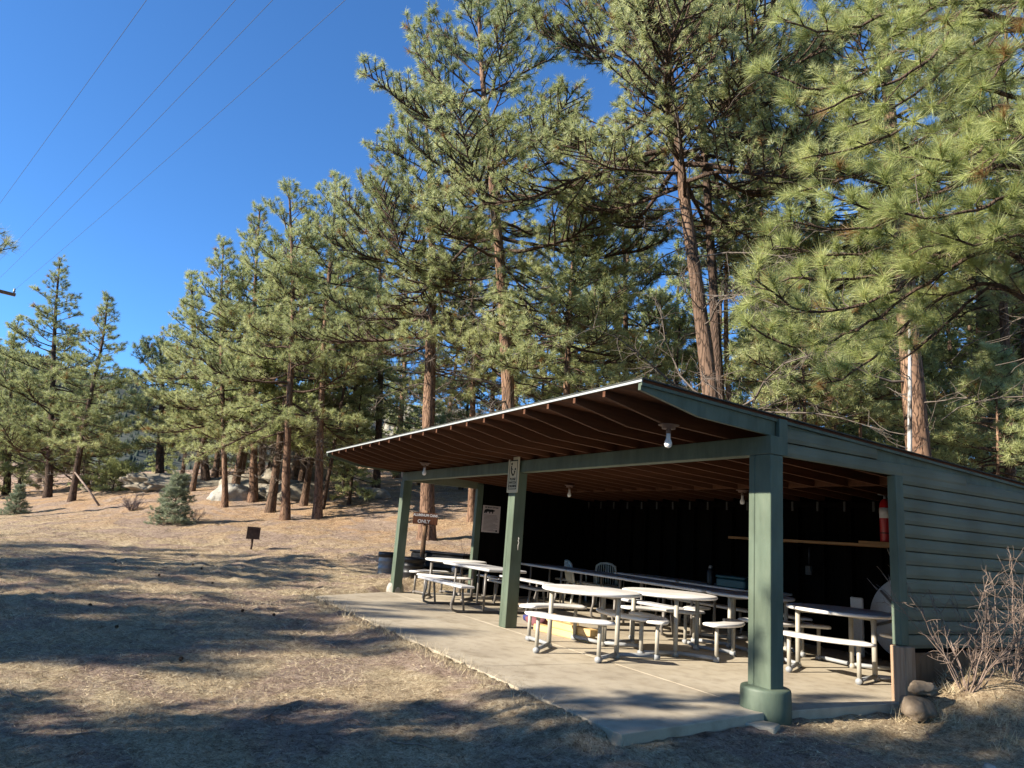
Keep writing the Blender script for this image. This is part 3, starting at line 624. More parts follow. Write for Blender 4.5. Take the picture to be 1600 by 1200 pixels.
# utility pole with crossarm and wires
d_arm = np.array([.707, .707, 0]); end = np.array([-22.9, 31.1, 10.2]); base = end-d_arm*1.45; zb = float(gz(base[0], base[1]))
up = empty('utility_pole', (base[0], base[1], zb), rad(45), 'brown wooden crossarm of a utility pole reaching in at the left edge', 'utility pole')
hh = 10.2-zb
mb = MB(); mb.tube([(0, 0, -.5), (0, 0, hh*.5), (0, 0, hh+.5)], [.17, .15, .12], 14); mb.obj('pole', M['postwood'], up)
mb = MB(); mb.bbox(-1.5, 1.5, -.2, -.08, hh-.07, hh+.07, .006); mb.obj('crossarm', M['postwood'], up)
offs = [1.42, .55, 0.02, -1.3]
for x in offs:
    mb = MB(); mb.lathe([(.02, .07), (.05, .13), (.05, .18), (.03, .2), (.045, .24), (.03, .29)], (x, -.14, hh), 12); mb.obj('insulator', M['steel'], up)
wd = np.array([.69, -.72, 0])
for i, (P0, lab) in enumerate([((-22.9, 31.13), 'thin power line from the tip of the crossarm, lowest of the four in the sky'), ((-22.39, 29.37), 'thin power line, second from the lowest of the four crossing the sky'), ((-20.74, 26.99), 'thin power line, second from the left of the four at the top edge'), ((-16.84, 21.36), 'thin power line farthest to the left, steepest of the four')]):
    P = np.array([*P0, 10.5]); P = P-wd*(4 if i else 0); pts = []
    for t in np.linspace(0, 1, 24):
        q = P+wd*46*t; pts.append((q[0], q[1], 10.5-.30*math.sin(math.pi*t)))
    mb = MB(); mb.tube(pts, .0045, 5); o = mb.obj('power_line', M['wire']); tag(o, lab, 'power line', 'power lines across the sky')
# ================================================================== TREES
def unit(a): return a/np.maximum(np.linalg.norm(a, axis=-1, keepdims=True), 1e-9)
class Plant:
    """collects tapering wood segments and needle tufts, then turns each into one mesh"""
    def __init__(s): s.seg = []; s.tp = []; s.td = []; s.ts = []; s.tt = []; s.dead = []
    def limb(s, pts, r0, r1, dead=False):
        pts = np.asarray(pts); n = len(pts)-1; rr = np.linspace(r0, r1, n+1)
        for i in range(n): (s.dead if dead else s.seg).append((*pts[i], *pts[i+1], rr[i], rr[i+1]))
    def tuft(s, p, d, size, tint): s.tp.append(p); s.td.append(d); s.ts.append(size); s.tt.append(tint)
def seg_arrays(segs, sides=4):
    S = np.array(segs, float); p0, p1, r0, r1 = S[:, :3], S[:, 3:6], S[:, 6], S[:, 7]
    d = unit(p1-p0); ref = np.where(np.abs(d[:, 2:3]) > .9, [[1., 0, 0]], [[0, 0, 1.]]); a = unit(np.cross(d, ref)); b = np.cross(d, a)
    t = np.arange(sides)*2*math.pi/sides; c, s_ = np.cos(t), np.sin(t)
    ring = a[:, None, :]*c[None, :, None]+b[:, None, :]*s_[None, :, None]
    v = np.concatenate([p0[:, None]+ring*r0[:, None, None], (p1+d*r1[:, None]*.4)[:, None]+ring*r1[:, None, None]], 1)
    i = np.arange(len(S))[:, None]*2*sides; k = np.arange(sides)[None]; k2 = (k+1) % sides
    q = np.stack([i+k, i+k2, i+sides+k2, i+sides+k], -1).reshape(-1, 4)
    return v.reshape(-1, 3), q
def seg_mesh(name, segs, sides=4):
    v, q = seg_arrays(segs, sides); return np_mesh(name, v, q, smooth=True)
def wood_mesh(name, parts):            # parts: (verts, quads, material); one mesh, one slot per kind of bark
    V, Q, I, n = [], [], [], 0
    for k, (v, q, m) in enumerate(parts): V.append(v); Q.append(q+n); I.append(np.full(len(q), k, np.int32)); n += len(v)
    me = np_mesh(name, np.concatenate(V), np.concatenate(Q), smooth=True)
    for p in parts: me.materials.append(M[p[2]])
    me.polygons.foreach_set('material_index', np.concatenate(I)); return me
def tuft_mesh(name, P, rng, K, ln, w, back=.6, spread=(8, 98), droop=.06):
    tp = np.array(P.tp); td = unit(np.array(P.td)); ts = np.array(P.ts); tt = np.array(P.tt); n = len(tp)
    ref = np.where(np.abs(td[:, 2:3]) > .9, [[1., 0, 0]], [[0, 0, 1.]]); a = unit(np.cross(td, ref)); b = np.cross(td, a)
    th = np.radians(rng.uniform(spread[0], spread[1], (n, K))); ph = rng.uniform(0, 2*math.pi, (n, K))
    dirs = td[:, None]*np.cos(th)[..., None]+(a[:, None]*np.cos(ph)[..., None]+b[:, None]*np.sin(ph)[..., None])*np.sin(th)[..., None]
    L = ts[:, None]*ln*rng.uniform(.75, 1.12, (n, K))
    bp = tp[:, None]-td[:, None]*(rng.uniform(0, back, (n, K))*ts[:, None]*ln)[..., None]
    tip = bp+dirs*L[..., None]; tip[..., 2] -= droop*L
    sd = unit(np.cross(dirs, rng.normal(size=(n, K, 3))))*(w*np.sqrt(ts)[:, None]*rng.uniform(.7, 1.3, (n, K))*.5)[..., None]
    v = np.stack([bp-sd, bp+sd, tip], 2).reshape(-1, 3); tri = np.arange(n*K*3).reshape(-1, 3)
    tint = np.clip(tt[:, None]+rng.normal(0, .16, (n, K)), .06, 1); tint[rng.uniform(0, 1, n) < .03] = 0.0; tint[rng.uniform(0, 1, (n, K)) < .03] = 0.0; tint = np.repeat(tint.ravel(), 3)
    return np_mesh(name, v, tri, tint)
def rot_about(v, ax, ang):
    ax = ax/np.linalg.norm(ax); return v*math.cos(ang)+np.cross(ax, v)*math.sin(ang)+ax*np.dot(ax, v)*(1-math.cos(ang))
Z = np.array([0, 0, 1.0])
def branchlet(P, rng, p, d, L, r, ts, gap, tint, tips=True):
    """a secondary branch with tufted twigs that turn up at the end"""
    n = max(2, int(L/.22)); pts = [p]; q = p.copy(); dd = d.copy()
    for i in range(n):
        dd = unit(dd+Z*.10+rng.normal(0, .10, 3)); q = q+dd*L/n; pts.append(q)
    P.limb(pts, r, r*.45)
    P.tuft(pts[-1], unit(dd+Z*.25), ts*rng.uniform(.9, 1.15), tint+rng.normal(0, .08))
    m = int(L*.8/gap)
    for j in range(m):
        f = rng.uniform(.22, .95); i = min(n-1, int(f*n)); a = pts[i]+(pts[i+1]-pts[i])*(f*n-i)
        t = unit(pts[i+1]-pts[i]); s = unit(np.cross(t, Z)+rng.normal(0, .5, 3)); e = unit(t*.8+s*rng.choice([-1, 1])*.8+Z*rng.uniform(.0, .6))
        l = rng.uniform(.12, .32)*min(1.3, L); b = a+e*l
        P.limb([a, b], r*.5, r*.35); P.tuft(b, unit(e+Z*.3), ts*rng.uniform(.75, 1.1), tint+rng.normal(0, .08))
def limb_path(rng, p, d, L, n, up=.05, wob=.09):
    pts = [p]; dd = d.copy(); q = p.copy()
    for i in range(n):
        dd = unit(dd+Z*up*(i/n*1.6-.3)+rng.normal(0, wob, 3)); q = q+dd*L/n; pts.append(q)
    return np.array(pts)
def grow(seed, H, dia, lean=(0, 0), cb=.35, R=3.0, nl=44, shape='open', ts=0.226, gap=0.156, dead=8, bark='bark_orange', needle='needle', K=40, w=.029, bend=.0, fork=False, sides=10, dense=1.0, el=(-12, 55), tint=.5):
    rng = np.random.default_rng(seed); P = Plant(); T = Plant()
    ts_n = 26; ts_t = np.linspace(0, 1, ts_n); ph = rng.uniform(0, 6.28)
    wob = .012*H*np.sin(ts_t*5+ph)*ts_t; wob2 = .010*H*np.sin(ts_t*7+ph*2)*ts_t
    path = np.stack([lean[0]*(ts_t+bend*np.sin(ts_t*3.14))+wob, lean[1]*ts_t+wob2, H*ts_t], 1)
    rad_ = dia/2*(1-.80*ts_t**1.1)*(1+.45*np.exp(-ts_t*H/.35)); rad_[-1] *= .4
    def at(t): i = min(ts_n-2, int(t*(ts_n-1))); f = t*(ts_n-1)-i; return path[i]*(1-f)+path[i+1]*f
    # trunk
    na = 14; ang = np.arange(na)*2*math.pi/na; v = []
    for i in range(ts_n):
        rr = rad_[i]*(1+.05*rng.normal(0, 1, na)); v.append(np.stack([path[i, 0]+rr*np.cos(ang), path[i, 1]+rr*np.sin(ang), np.full(na, path[i, 2]-(.25 if i == 0 else 0))], 1))
    v = np.concatenate(v); i = np.arange(ts_n-1)[:, None]*na; k = np.arange(na)[None]
    q = np.stack([i+k, i+(k+1) % na, i+na+(k+1) % na, i+na+k], -1).reshape(-1, 4)
    tv, tq = v, q
    az = rng.uniform(0, 6.28)
    for li in range(nl):
        f = (li+rng.uniform(.1, .9))/nl; t = cb+(1-cb)*f*.985; az += 2.4+rng.normal(0, .35)
        if shape == 'open': prof = (1-f)**.6*min(1, .78+f*1.8)
        elif shape == 'cone': prof = (1-f)**.85*min(1, .75+f*2.0)
        elif shape == 'round': prof = math.sqrt(max(.02, 1-(f*1.02-.35)**2/.43)) if f > .35 else .55+.45*f/.35
        else: prof = (1-f)**.9
        L = max(.35, R*prof*rng.uniform(.62, 1.12)); e = rad(el[0]+(el[1]-el[0])*f**1.3+rng.normal(0, 9))
        p = at(t); d = np.array([math.cos(az)*math.cos(e), math.sin(az)*math.cos(e), math.sin(e)])
        n = max(4, int(L/.30)); pts = limb_path(rng, p, d, L, n, .10); lr = min(.013*L+.006, dia*.25*(1-.6*f))
        P.limb(pts, lr, .006)
        tl = tint+rng.normal(0, .12)
        m = max(4, int(L/.155*dense)); sd = rng.choice([-1, 1])
        for j in range(m):
            g = (.20 if L < 1.2 else .30)+(.70 if L >= 1.2 else .8)*(j+rng.uniform(0, .8))/m; g = min(.99, g); ii = min(n-1, int(g*n)); a = pts[ii]+(pts[ii+1]-pts[ii])*(g*n-ii)
            tdir = unit(pts[ii+1]-pts[ii]); sd = -sd; side = np.cross(tdir, Z); side = side/max(np.linalg.norm(side), .2)
            dd = unit(tdir*rng.uniform(.5, 1.0)+side*sd*rng.uniform(.5, 1.0)+Z*rng.uniform(-.12, .45))
            branchlet(P, rng, a, dd, (L*.34*(1.2-g)+.18)*rng.uniform(.7, 1.25), lr*.35+.002, ts, gap, tl)
        P.tuft(pts[-1], unit(pts[-1]-pts[-2]+Z*.3), ts*1.1, tl)
    P.tuft(path[-1], Z, ts*1.2, tint)
    for k in range(dead):                      # bare dead limbs under the crown
        t = cb*rng.uniform(.35, 1.15); a2 = rng.uniform(0, 6.28); e = rad(rng.uniform(-15, 25)); L = R*rng.uniform(.25, .8)
        d = np.array([math.cos(a2)*math.cos(e), math.sin(a2)*math.cos(e), math.sin(e)]); pts = limb_path(rng, at(min(t, .95)), d, L, 7, -.22, .2); T.limb(pts, .006+.007*L, .003, True)
        for j in range(int(L/.10)):
            g = rng.uniform(.25, 1); ii = min(6, int(g*7)); dd = unit(pts[ii+1]-pts[ii]+rng.normal(0, .7, 3)); T.limb(limb_path(rng, pts[ii], dd, rng.uniform(.2, .7), 3, -.2, .2), .007, .003, True)
    parts = [(tv, tq, bark), (*seg_arrays(P.seg, 4), 'bark_dark')]
    if T.dead: parts.append((*seg_arrays(T.dead, 3+1), 'twig'))
    trunk = wood_mesh('trunk', parts)
    foliage = tuft_mesh('crown', P, rng, K, 1.0, w); foliage.materials.append(M[needle])
    return trunk, foliage
def plant(name, meshes, loc, rz=0, scale=1, label=None, cat='tree', group=None):
    t = empty(name, loc, rz, label, cat, group); t.scale = (scale,)*3
    link('trunk', meshes[0], None, t); link('crown', meshes[1], None, t)
    return t
def ground_at(px, v, py=800):
    for _ in range(4):
        p = wat(px, py, v); z = float(gz(p[0], p[1])); py = pxof((p[0], p[1], z))[1]
    return np.array([p[0], p[1], z])
def pine(label, bx, v, top, cb_py, R, dia, seed, group='ponderosa pines of the forest', name='pine_tree', scale_v=None, **k):
    R *= 1.36; k['nl'] = int(k.get('nl', 44)*1.28)
    b = ground_at(bx, v); tp = wat(top[0], top[1], v); H = tp[2]-b[2]
    cbz = wat(top[0], cb_py, v)[2]; cb = min(.9, max(.03, (cbz-b[2])/H))
    ms = grow(seed, H, dia, (tp[0]-b[0], k.pop('leany', 0)), cb, R, **k)
    return plant(name, ms, b, 0, 1, label, 'tree', group)
# ---- the large pines behind the shelter
pine('tall ponderosa in the middle with a long bare orange trunk rising above the roof', 801, 20, (752, -15), 430, 4.0, .46, 11, nl=46, ts=0.196, K=42, dead=14, bend=-.05, gap=0.165)
pine('massive dark trunked pine right of centre, front stem of the leaning pair', 1141, 15.5, (1030, -150), 310, 4.2, .43, 12, nl=46, bark='bark_brown', dead=26, ts=0.175, K=42, gap=0.165)
pine('dark pine stem standing close behind the massive leaning trunk right of centre', 1143, 17, (1075, -60), 290, 3.3, .34, 13, nl=34, bark='bark_dark', dead=16, ts=0.175)
pine('broad orange trunked pine behind the brown sign at the left end of the shelter', 668, 23.5, (672, 190), 540, 3.8, .50, 14, nl=44, dead=26, ts=0.196, gap=0.175)
pine('thick leaning orange trunk behind the right end of the roof', 1462, 15, (1350, -170), 330, 3.5, .54, 15, nl=44, dead=7, ts=0.186)
# ---- the left group on the slope
pine('tall slim pine with a bare straight trunk, just left of the shelter eave', 496, 28, (519, 272), 560, 2.4, .33, 16, nl=40, ts=0.196, dead=10, gap=0.194)
pine('pine with a reddish trunk, left of the slim bare trunked one', 446, 27.5, (458, 290), 680, 2.9, .33, 17, nl=44, ts=0.196, dead=8, gap=0.194, bark='bark_orange')
pine('bushy pine with low green boughs hanging over the boulders on the slope', 396, 32, (402, 322), 690, 3.6, .36, 18, nl=56, ts=0.196, gap=0.194, shape='cone', dead=4)
pine('thin trunked young pine at the left of the slope group, beside the boulders', 352, 30.5, (345, 375), 665, 2.7, .25, 19, nl=50, ts=0.186, gap=0.194, shape='cone', bark='bark_orange', dead=3)
pine('wide spreading pine above the rock outcrop at the left of the big group', 322, 38, (298, 425), 690, 2.5, .45, 20, nl=56, ts=0.206, gap=0.194, shape='cone', dead=8, bark='bark_dark')
pine('shorter pine with a crooked dark trunk at the left end of the rock outcrop', 250, 43, (252, 540), 700, 2.2, .5, 21, nl=50, ts=0.226, gap=0.214, shape='round', bark='bark_dark')
# ---- far left
pine('pointed dark green conifer, tallest at the far left of the meadow', 75, 40, (92, 408), 730, 3.5, .4, 22, nl=70, ts=0.216, gap=0.233, shape='cone', bark='bark_dark', el=(-8, 40), tint=.32)
pine('slim leaning conifer right of the pointed dark one at the far left', 112, 37, (168, 462), 700, 2.1, .32, 23, nl=52, ts=0.216, gap=0.214, shape='cone', bark='bark_dark', tint=.35)
pine('bushy conifer at the left edge of the photo', 10, 44, (22, 530), 740, 3.0, .4, 24, nl=56, ts=0.237, gap=0.243, shape='cone', bark='bark_dark', tint=.35)
pine('low branched conifer between the pointed one and the meadow edge', 135, 46, (128, 585), 740, 2.8, .35, 25, nl=56, ts=0.237, gap=0.243, shape='cone', bark='bark_dark', tint=.4)
# ---- mid pines behind the roof
pine('full green pine right behind the peak of the roof, left of the dark pair', 884, 20, (893, 300), 600, 2.4, .28, 26, nl=56, ts=0.196, gap=0.175, shape='cone', dead=6)
pine('bright bushy pine behind the middle of the roof', 985, 25, (968, 285), 600, 2.6, .3, 27, nl=54, ts=0.196, gap=0.184, shape='cone', dead=8)
pine('dense pine between the orange trunk and the tall central pine', 738, 27, (735, 330), 620, 2.5, .3, 28, nl=50, ts=0.196, gap=0.194, shape='cone', dead=10)
pine('dark slender pine right of the slim bare trunk by the eave', 588, 34, (600, 300), 620, 2.5, .36, 29, nl=48, ts=0.206, gap=0.194, bark='bark_dark', dead=10)
pine('thin inclined young pine touching the slim bare trunk by the eave', 503, 30, (575, 420), 600, 1.5, .18, 30, nl=34, ts=0.186, gap=0.214, bark='bark_dark', dead=8)
pine('pine filling the gap behind the brown sign', 620, 42, (640, 400), 700, 3.2, .4, 31, nl=50, ts=0.226, gap=0.233, shape='cone', dead=8)
pine('straight orange trunked pine right of the leaning dark pair', 1306, 19, (1268, 90), 470, 3.0, .36, 32, nl=44, ts=0.196, gap=0.175, dead=12)
pine('pale thin trunked pine right beside the leaning dark pair', 1150, 22, (1128, 210), 430, 2.3, .22, 33, nl=40, ts=0.196, gap=0.194, dead=10)
pine('narrow orange trunked pine at the right, left one of two', 1535, 22, (1520, -20), 520, 2.6, .34, 34, nl=40, ts=0.206, gap=0.194, dead=14)
pine('narrow dark trunked pine near the right edge', 1580, 19, (1565, -60), 480, 2.4, .30, 35, nl=40, ts=0.196, gap=0.194, dead=14, bark='bark_brown')
pine('thin young pine behind the roof between the two orange trunks', 1388, 26, (1380, 250), 560, 2.2, .22, 36, nl=44, ts=0.196, gap=0.194, shape='cone', dead=5)
pine('low sunlit young pine just behind the roof, left of the white aspen stem', 1262, 16, (1250, 425), 640, 1.7, .12, 41, nl=40, ts=.2, gap=.15, shape='cone', dead=0)
pine('low sunlit young pine behind the right end of the roof', 1340, 17.5, (1345, 480), 660, 1.6, .12, 42, nl=38, ts=.2, gap=.15, shape='cone', dead=0)
pine('green young pine at the far right behind the end of the roof', 1560, 16.5, (1555, 560), 740, 1.7, .12, 43, nl=40, ts=.2, gap=.15, shape='cone', dead=0)
# ---- filling pines farther back: four kinds, each placed by hand
kinds = [grow(101, 12, .32, (.4, .2), .22, 2.7, nl=52, ts=0.258, gap=0.262, K=18, w=.060, shape='cone', needle='needle_far', bark='bark_brown'),
         grow(102, 14, .36, (-.5, .2), .34, 2.8, nl=46, ts=0.258, gap=0.262, K=18, w=.060, shape='open', needle='needle_far', bark='bark_orange', dead=14),
         grow(103, 9, .24, (.2, 0), .06, 2.3, nl=60, ts=0.258, gap=0.262, K=18, w=.060, shape='cone', needle='needle_far', bark='bark_dark', dead=2),
         grow(104, 13, .34, (.3, -.3), .28, 3.0, nl=48, ts=0.258, gap=0.262, K=18, w=.060, shape='round', needle='needle_far', bark='bark_brown', dead=10)]
fill = [(422, 29.5, 0, 1.0), (365, 34, 0, 1.05), (474, 31, 0, .95), (300, 36, 0, .85), (540, 35, 0, 1.1), (405, 38, 0, 1.2), (455, 34, 3, 1.0),
        (372, 36, 0, 1.0), (468, 35, 0, 1.05), (335, 41, 0, 1.05), (545, 31, 2, .7), (1215, 30, 2, 1.3), (1340, 27, 2, 1.2), (1425, 35, 2, 1.4), (1460, 20, 2, .8), (1500, 27, 2, 1.2), (1530, 38, 2, 1.5), (1565, 21, 2, .95), (1600, 30, 2, 1.3), (1640, 26, 2, 1.2), (1690, 23, 0, 1.1), (1045, 22, 2, .85), (960, 28, 2, .9), (880, 36, 2, 1.2), (30, 52, 2, 1.1), (60, 60, 0, 1.0), (150, 58, 2, .8), (250, 52, 2, .6), (285, 52, 0, .85), (305, 62, 0, 1.0),
        (345, 46, 2, 1.0), (375, 52, 0, 1.05), (420, 44, 2, 1.1), (440, 55, 0, 1.15), (480, 48, 2, .9), (520, 44, 2, .9), (545, 52, 0, 1.0), (570, 60, 3, 1.1),
        (535, 38, 2, .75), (610, 50, 2, 1.1), (655, 38, 2, .9), (690, 44, 3, 1.0), (720, 36, 2, .9), (765, 34, 0, 1.0), (800, 42, 0, 1.15), (835, 30, 2, 1.0),
        (860, 40, 3, 1.1), (920, 31, 0, .9), (945, 38, 1, 1.2), (1000, 33, 2, 1.15), (1030, 27, 2, 1.0), (1060, 36, 0, 1.1), (1085, 25, 2, .9), (1110, 32, 3, 1.1),
        (1175, 27, 2, 1.15), (1195, 34, 1, 1.2), (1230, 24, 0, .9), (1250, 32, 3, 1.1), (1275, 27, 2, 1.2), (1330, 30, 1, 1.1), (1370, 36, 0, 1.2),
        (1415, 30, 2, 1.2), (1440, 24, 0, .9), (1480, 30, 3, 1.1), (1545, 32, 0, 1.2), (1570, 27, 2, 1.1), (1600, 24, 1, 1.0), (1640, 21, 0, 1.0), (1660, 30, 3, 1.2), (-30, 50, 0, 1.0), (-60, 42, 2, 1.2)]
rr = random.Random(8)
for i, (bx, v, k, s) in enumerate(fill):
    b = ground_at(bx, v)
    plant('pine_tree', kinds[k], b, rr.uniform(0, 6.28), s*rr.uniform(.92, 1.08), 'green pine among many alike in the forest behind the meadow and shelter', 'tree', 'pines filling the forest behind')
# ---- pines left of and behind the camera, whose shade lies on the meadow
def shade_tree(u, v, k, s, rz): plant('pine_tree', kinds[k], (u, v, float(gz(u, v))), rz, s, 'pine standing outside the photo around the meadow', 'tree', 'pines outside the photo')
for s_, p_, k, sc, rz in [(-9, 5.8, 2, .70, 2.4), (-6.5, 4.6, 2, .8, 3.6), (-21.5, 11.6, 3, .82, .3), (-7, 5.55, 2, .75, 1), (-23.5, 10.8, 1, 1.0, .5), (-20, 12.9, 1, .95, 2.5), (-24, 8.7, 1, .95, 4.1), (-19, 15.2, 1, .8, 1.2), (-27, 19.9, 1, 1.05, 5.2),
        (-8.6, 4.45, 2, 1.08, .4), (-10, 3.3, 2, 1.15, 2), (-8.2, 2.3, 2, 1.1, 3), (-7.5, 1.0, 2, 1.2, 4), (-11, 4.9, 2, .9, 5.1), (-12.5, 2.8, 3, .9, 2), (-16.5, 3.2, 0, 1.0, 1), (-11.5, 1.9, 0, .95, 3), (-14, .3, 3, 1.0, 5.5), (-9.5, .6, 2, 1.1, 1), (-18, 1.5, 3, 1.05, 2.4), (-12, 4.5, 2, .85, 4), (-20.5, 8.3, 0, .88, 1.9), (-21, 10.2, 3, .9, 4.9), (-18, 9.4, 2, 1.0, .2), (-20.5, 7.9, 2, 1.1, 2.2), (-24, 11.0, 0, .9, 1.1), (-24.5, 18.3, 3, .95, 5), (-21, 16.4, 2, 1.2, .8),
        (-15.5, 4.3, 3, .72, .3), (-13.5, 2.6, 0, .95, 2), (-12, .9, 3, .95, 1), (-15, -1.2, 3, 1.0, 4), (-10, 2.9, 2, 1.0, 1.2), (-20.5, 8.9, 3, .92, 3.1), (-19.5, 10.4, 0, .80, 5), (-22.5, 9.6, 3, .9, .7), (-16.5, 11.9, 2, .9, 2),
                          (-22, 17.2, 3, .95, .6), (-23.5, 19.2, 0, 1.0, 3.3), (-27, 22.6, 1, 1.0, 1.7), (-31, 25.5, 3, 1.0, 2.9), (-36, 29, 0, 1.1, 4.4), (-27, 14.4, 1, .85, .2)]:
    a = (s_*.927-p_*.375, s_*.375+p_*.927, k, sc, rz)
    shade_tree(*a)
for a in [(11, 3, 0, 1.1, 1), (13.5, -1, 3, 1.1, 2), (9, -4, 1, 1.1, 3), (5, -8, 3, 1.15, 4), (16, 4.5, 2, 1.4, 5), (1, -12, 0, 1.2, .4), (10, -11, 3, 1.2, 1.4), (18, -4, 0, 1.2, 2.2), (19, 9, 3, 1.1, 3.1), (15, -9, 1, 1.2, .9), (23, 2, 3, 1.3, 5.1), (-6, -13, 3, 1.2, 1.1), (14, 9.5, 2, 1.2, .6)]:  # unseen pines added to the right and behind, blocking low sky light
    shade_tree(*a)
# ---- the near pine at the right whose boughs hang in front of the forest
def near_pine():
    rng = np.random.default_rng(77); P = Plant(); D = Plant()
    base = np.array([7.1, 7.2, float(gz(7.1, 7.2))]); H = 12.0
    t = empty('pine_tree', base, 0, 'near pine whose long needled boughs hang in from the right edge above the roof', 'tree')
    n = 24; tt = np.linspace(0, 1, n); na = 16; ang = np.arange(na)*2*math.pi/na
    path = np.stack([-.5*tt, .3*tt, H*tt], 1); rr_ = .26*(1-.75*tt)*(1+.4*np.exp(-tt*H/.3))
    v = np.concatenate([np.stack([path[i, 0]+rr_[i]*(1+.05*rng.normal(0, 1, na))*np.cos(ang), path[i, 1]+rr_[i]*np.sin(ang), np.full(na, path[i, 2]-(.3 if i == 0 else 0))], 1) for i in range(n)])
    i = np.arange(n-1)[:, None]*na; k = np.arange(na)[None]; q = np.stack([i+k, i+(k+1) % na, i+na+(k+1) % na, i+na+k], -1).reshape(-1, 4)
    tv, tq = v, q
    paths = [[4.3, (1570, 340, 7.5), (1480, 400, 7.5), (1400, 452, 7.4), (1320, 487, 7.3), (1250, 488, 7.2), (1200, 455, 7.1), (1170, 425, 7.0)],
             [3.6, (1540, 430, 7.8), (1440, 485, 8.0), (1385, 540, 8.0), (1330, 585, 7.9), (1280, 600, 7.8)],
             [4.0, (1560, 380, 7.4), (1450, 440, 7.6), (1370, 500, 7.7), (1290, 540, 7.7), (1210, 540, 7.6), (1165, 500, 7.5)],
             [5.0, (1580, 250, 7.1), (1500, 290, 6.9), (1420, 320, 6.8), (1340, 330, 6.8), (1290, 300, 6.8)],
             [5.4, (1590, 190, 6.9), (1540, 230, 6.7), (1480, 260, 6.6), (1430, 240, 6.5)],
             [7.4, (1505, 5, 7.2), (1470, 80, 7.0), (1400, 132, 6.9), (1330, 148, 6.9), (1275, 185, 6.9), (1240, 180, 6.9)],
             [7.8, (1480, 20, 7.6), (1390, 85, 7.5), (1320, 135, 7.4), (1265, 140, 7.3), (1215, 120, 7.3), (1180, 100, 7.3)],
             [8.2, (1420, 5, 7.5), (1350, 35, 7.4), (1290, 60, 7.3), (1240, 40, 7.3), (1215, 25, 7.3)],
             [6.6, (1500, 130, 7.6), (1430, 190, 7.6), (1360, 225, 7.5), (1300, 240, 7.5), (1245, 250, 7.5)],
             [6.0, (1520, 170, 7.9), (1440, 215, 8.0), (1370, 262, 8.0), (1300, 285, 8.0), (1245, 300, 8.0)],
             [5.0, (1540, 300, 8.0), (1430, 370, 8.2), (1340, 400, 8.2), (1270, 395, 8.1), (1190, 385, 8.0)],
             [4.6, (1590, 300, 6.6), (1520, 330, 6.4), (1450, 345, 6.3), (1390, 330, 6.3)],
             [7.0, (1600, 60, 6.8), (1560, 110, 6.7), (1520, 150, 6.7)],
             [5.6, (1620, 200, 6.4), (1570, 235, 6.2), (1530, 270, 6.1)],
             [4.4, (1560, 400, 8.3), (1470, 470, 8.5), (1400, 530, 8.5), (1345, 560, 8.4)],
             [4.8, (1540, 350, 7.7), (1460, 400, 7.7), (1380, 430, 7.6), (1300, 440, 7.5), (1230, 430, 7.4), (1175, 465, 7.4)],
             [5.6, (1540, 250, 7.6), (1470, 300, 7.7), (1400, 345, 7.7), (1330, 365, 7.6), (1270, 350, 7.6), (1215, 345, 7.5)],
             [6.6, (1560, 160, 7.2), (1500, 200, 7.2), (1440, 280, 7.1), (1400, 290, 7.1)],
             [7.6, (1560, 40, 7.8), (1500, 90, 7.9), (1440, 140, 7.9), (1380, 180, 7.9), (1320, 200, 7.9)],
             [8.4, (1560, -40, 7.4), (1500, -10, 7.3), (1440, 20, 7.3), (1380, 70, 7.2)],
             [5.2, (1600, 330, 7.0), (1560, 360, 7.0), (1500, 375, 7.0), (1450, 380, 7.0), (1420, 400, 7.0)],
             [4.4, (1590, 360, 6.7), (1540, 385, 6.6), (1490, 380, 6.5), (1450, 360, 6.5)],
             [3.9, (1550, 440, 8.2), (1460, 520, 8.4), (1400, 570, 8.4), (1360, 590, 8.4)],
             [8.0, (1600, -20, 6.9), (1570, 40, 6.8), (1540, 80, 6.8)]]
    for pi, pth in enumerate(paths):
        pts = [np.array([-.3, .1, pth[0]])]+[wat(*q)-base for q in pth[1:]]; pts = np.array(pts)
        # resample with a little wobble
        L = np.r_[0, np.cumsum(np.linalg.norm(np.diff(pts, axis=0), axis=1))]; nn = int(L[-1]/.16); s = np.linspace(0, L[-1], nn)
        pp = np.stack([np.interp(s, L, pts[:, c]) for c in range(3)], 1)
        for _ in range(2): pp[1:-1] = (pp[:-2]+pp[1:-1]*2+pp[2:])/4
        pp[1:-1] += rng.normal(0, .014, (nn-2, 3)); P.limb(pp, .034 if L[-1] > 3.2 else .026, .009)
        sd = 1; tl = .52+rng.normal(0, .17); start = int(nn*.30)
        for j in range(start, nn-1):
            g = (j-start)/(nn-start); 
            if rng.uniform() > (.84 if g > .2 else .6): continue
            tdir = unit(pp[j+1]-pp[j]); sd = -sd; side = unit(np.cross(tdir, Z)); dd = unit(tdir*rng.uniform(.6, 1.1)+side*sd*rng.uniform(.4, .9)+Z*rng.uniform(-.1, .5)); LL = (.62-.34*g)*rng.uniform(.55, 1.2)
            branchlet(P, rng, pp[j], dd, LL, .009, .215, .135, tl)
            if rng.uniform() < .25:
                e = unit(dd+rng.normal(0, .6, 3)-Z*.3); D.limb(limb_path(rng, pp[j], e, rng.uniform(.25, .7), 5, -.1, .2), .007, .003, True)
        P.tuft(pp[-1], unit(pp[-1]-pp[-3]+Z*.3), .19, tl)
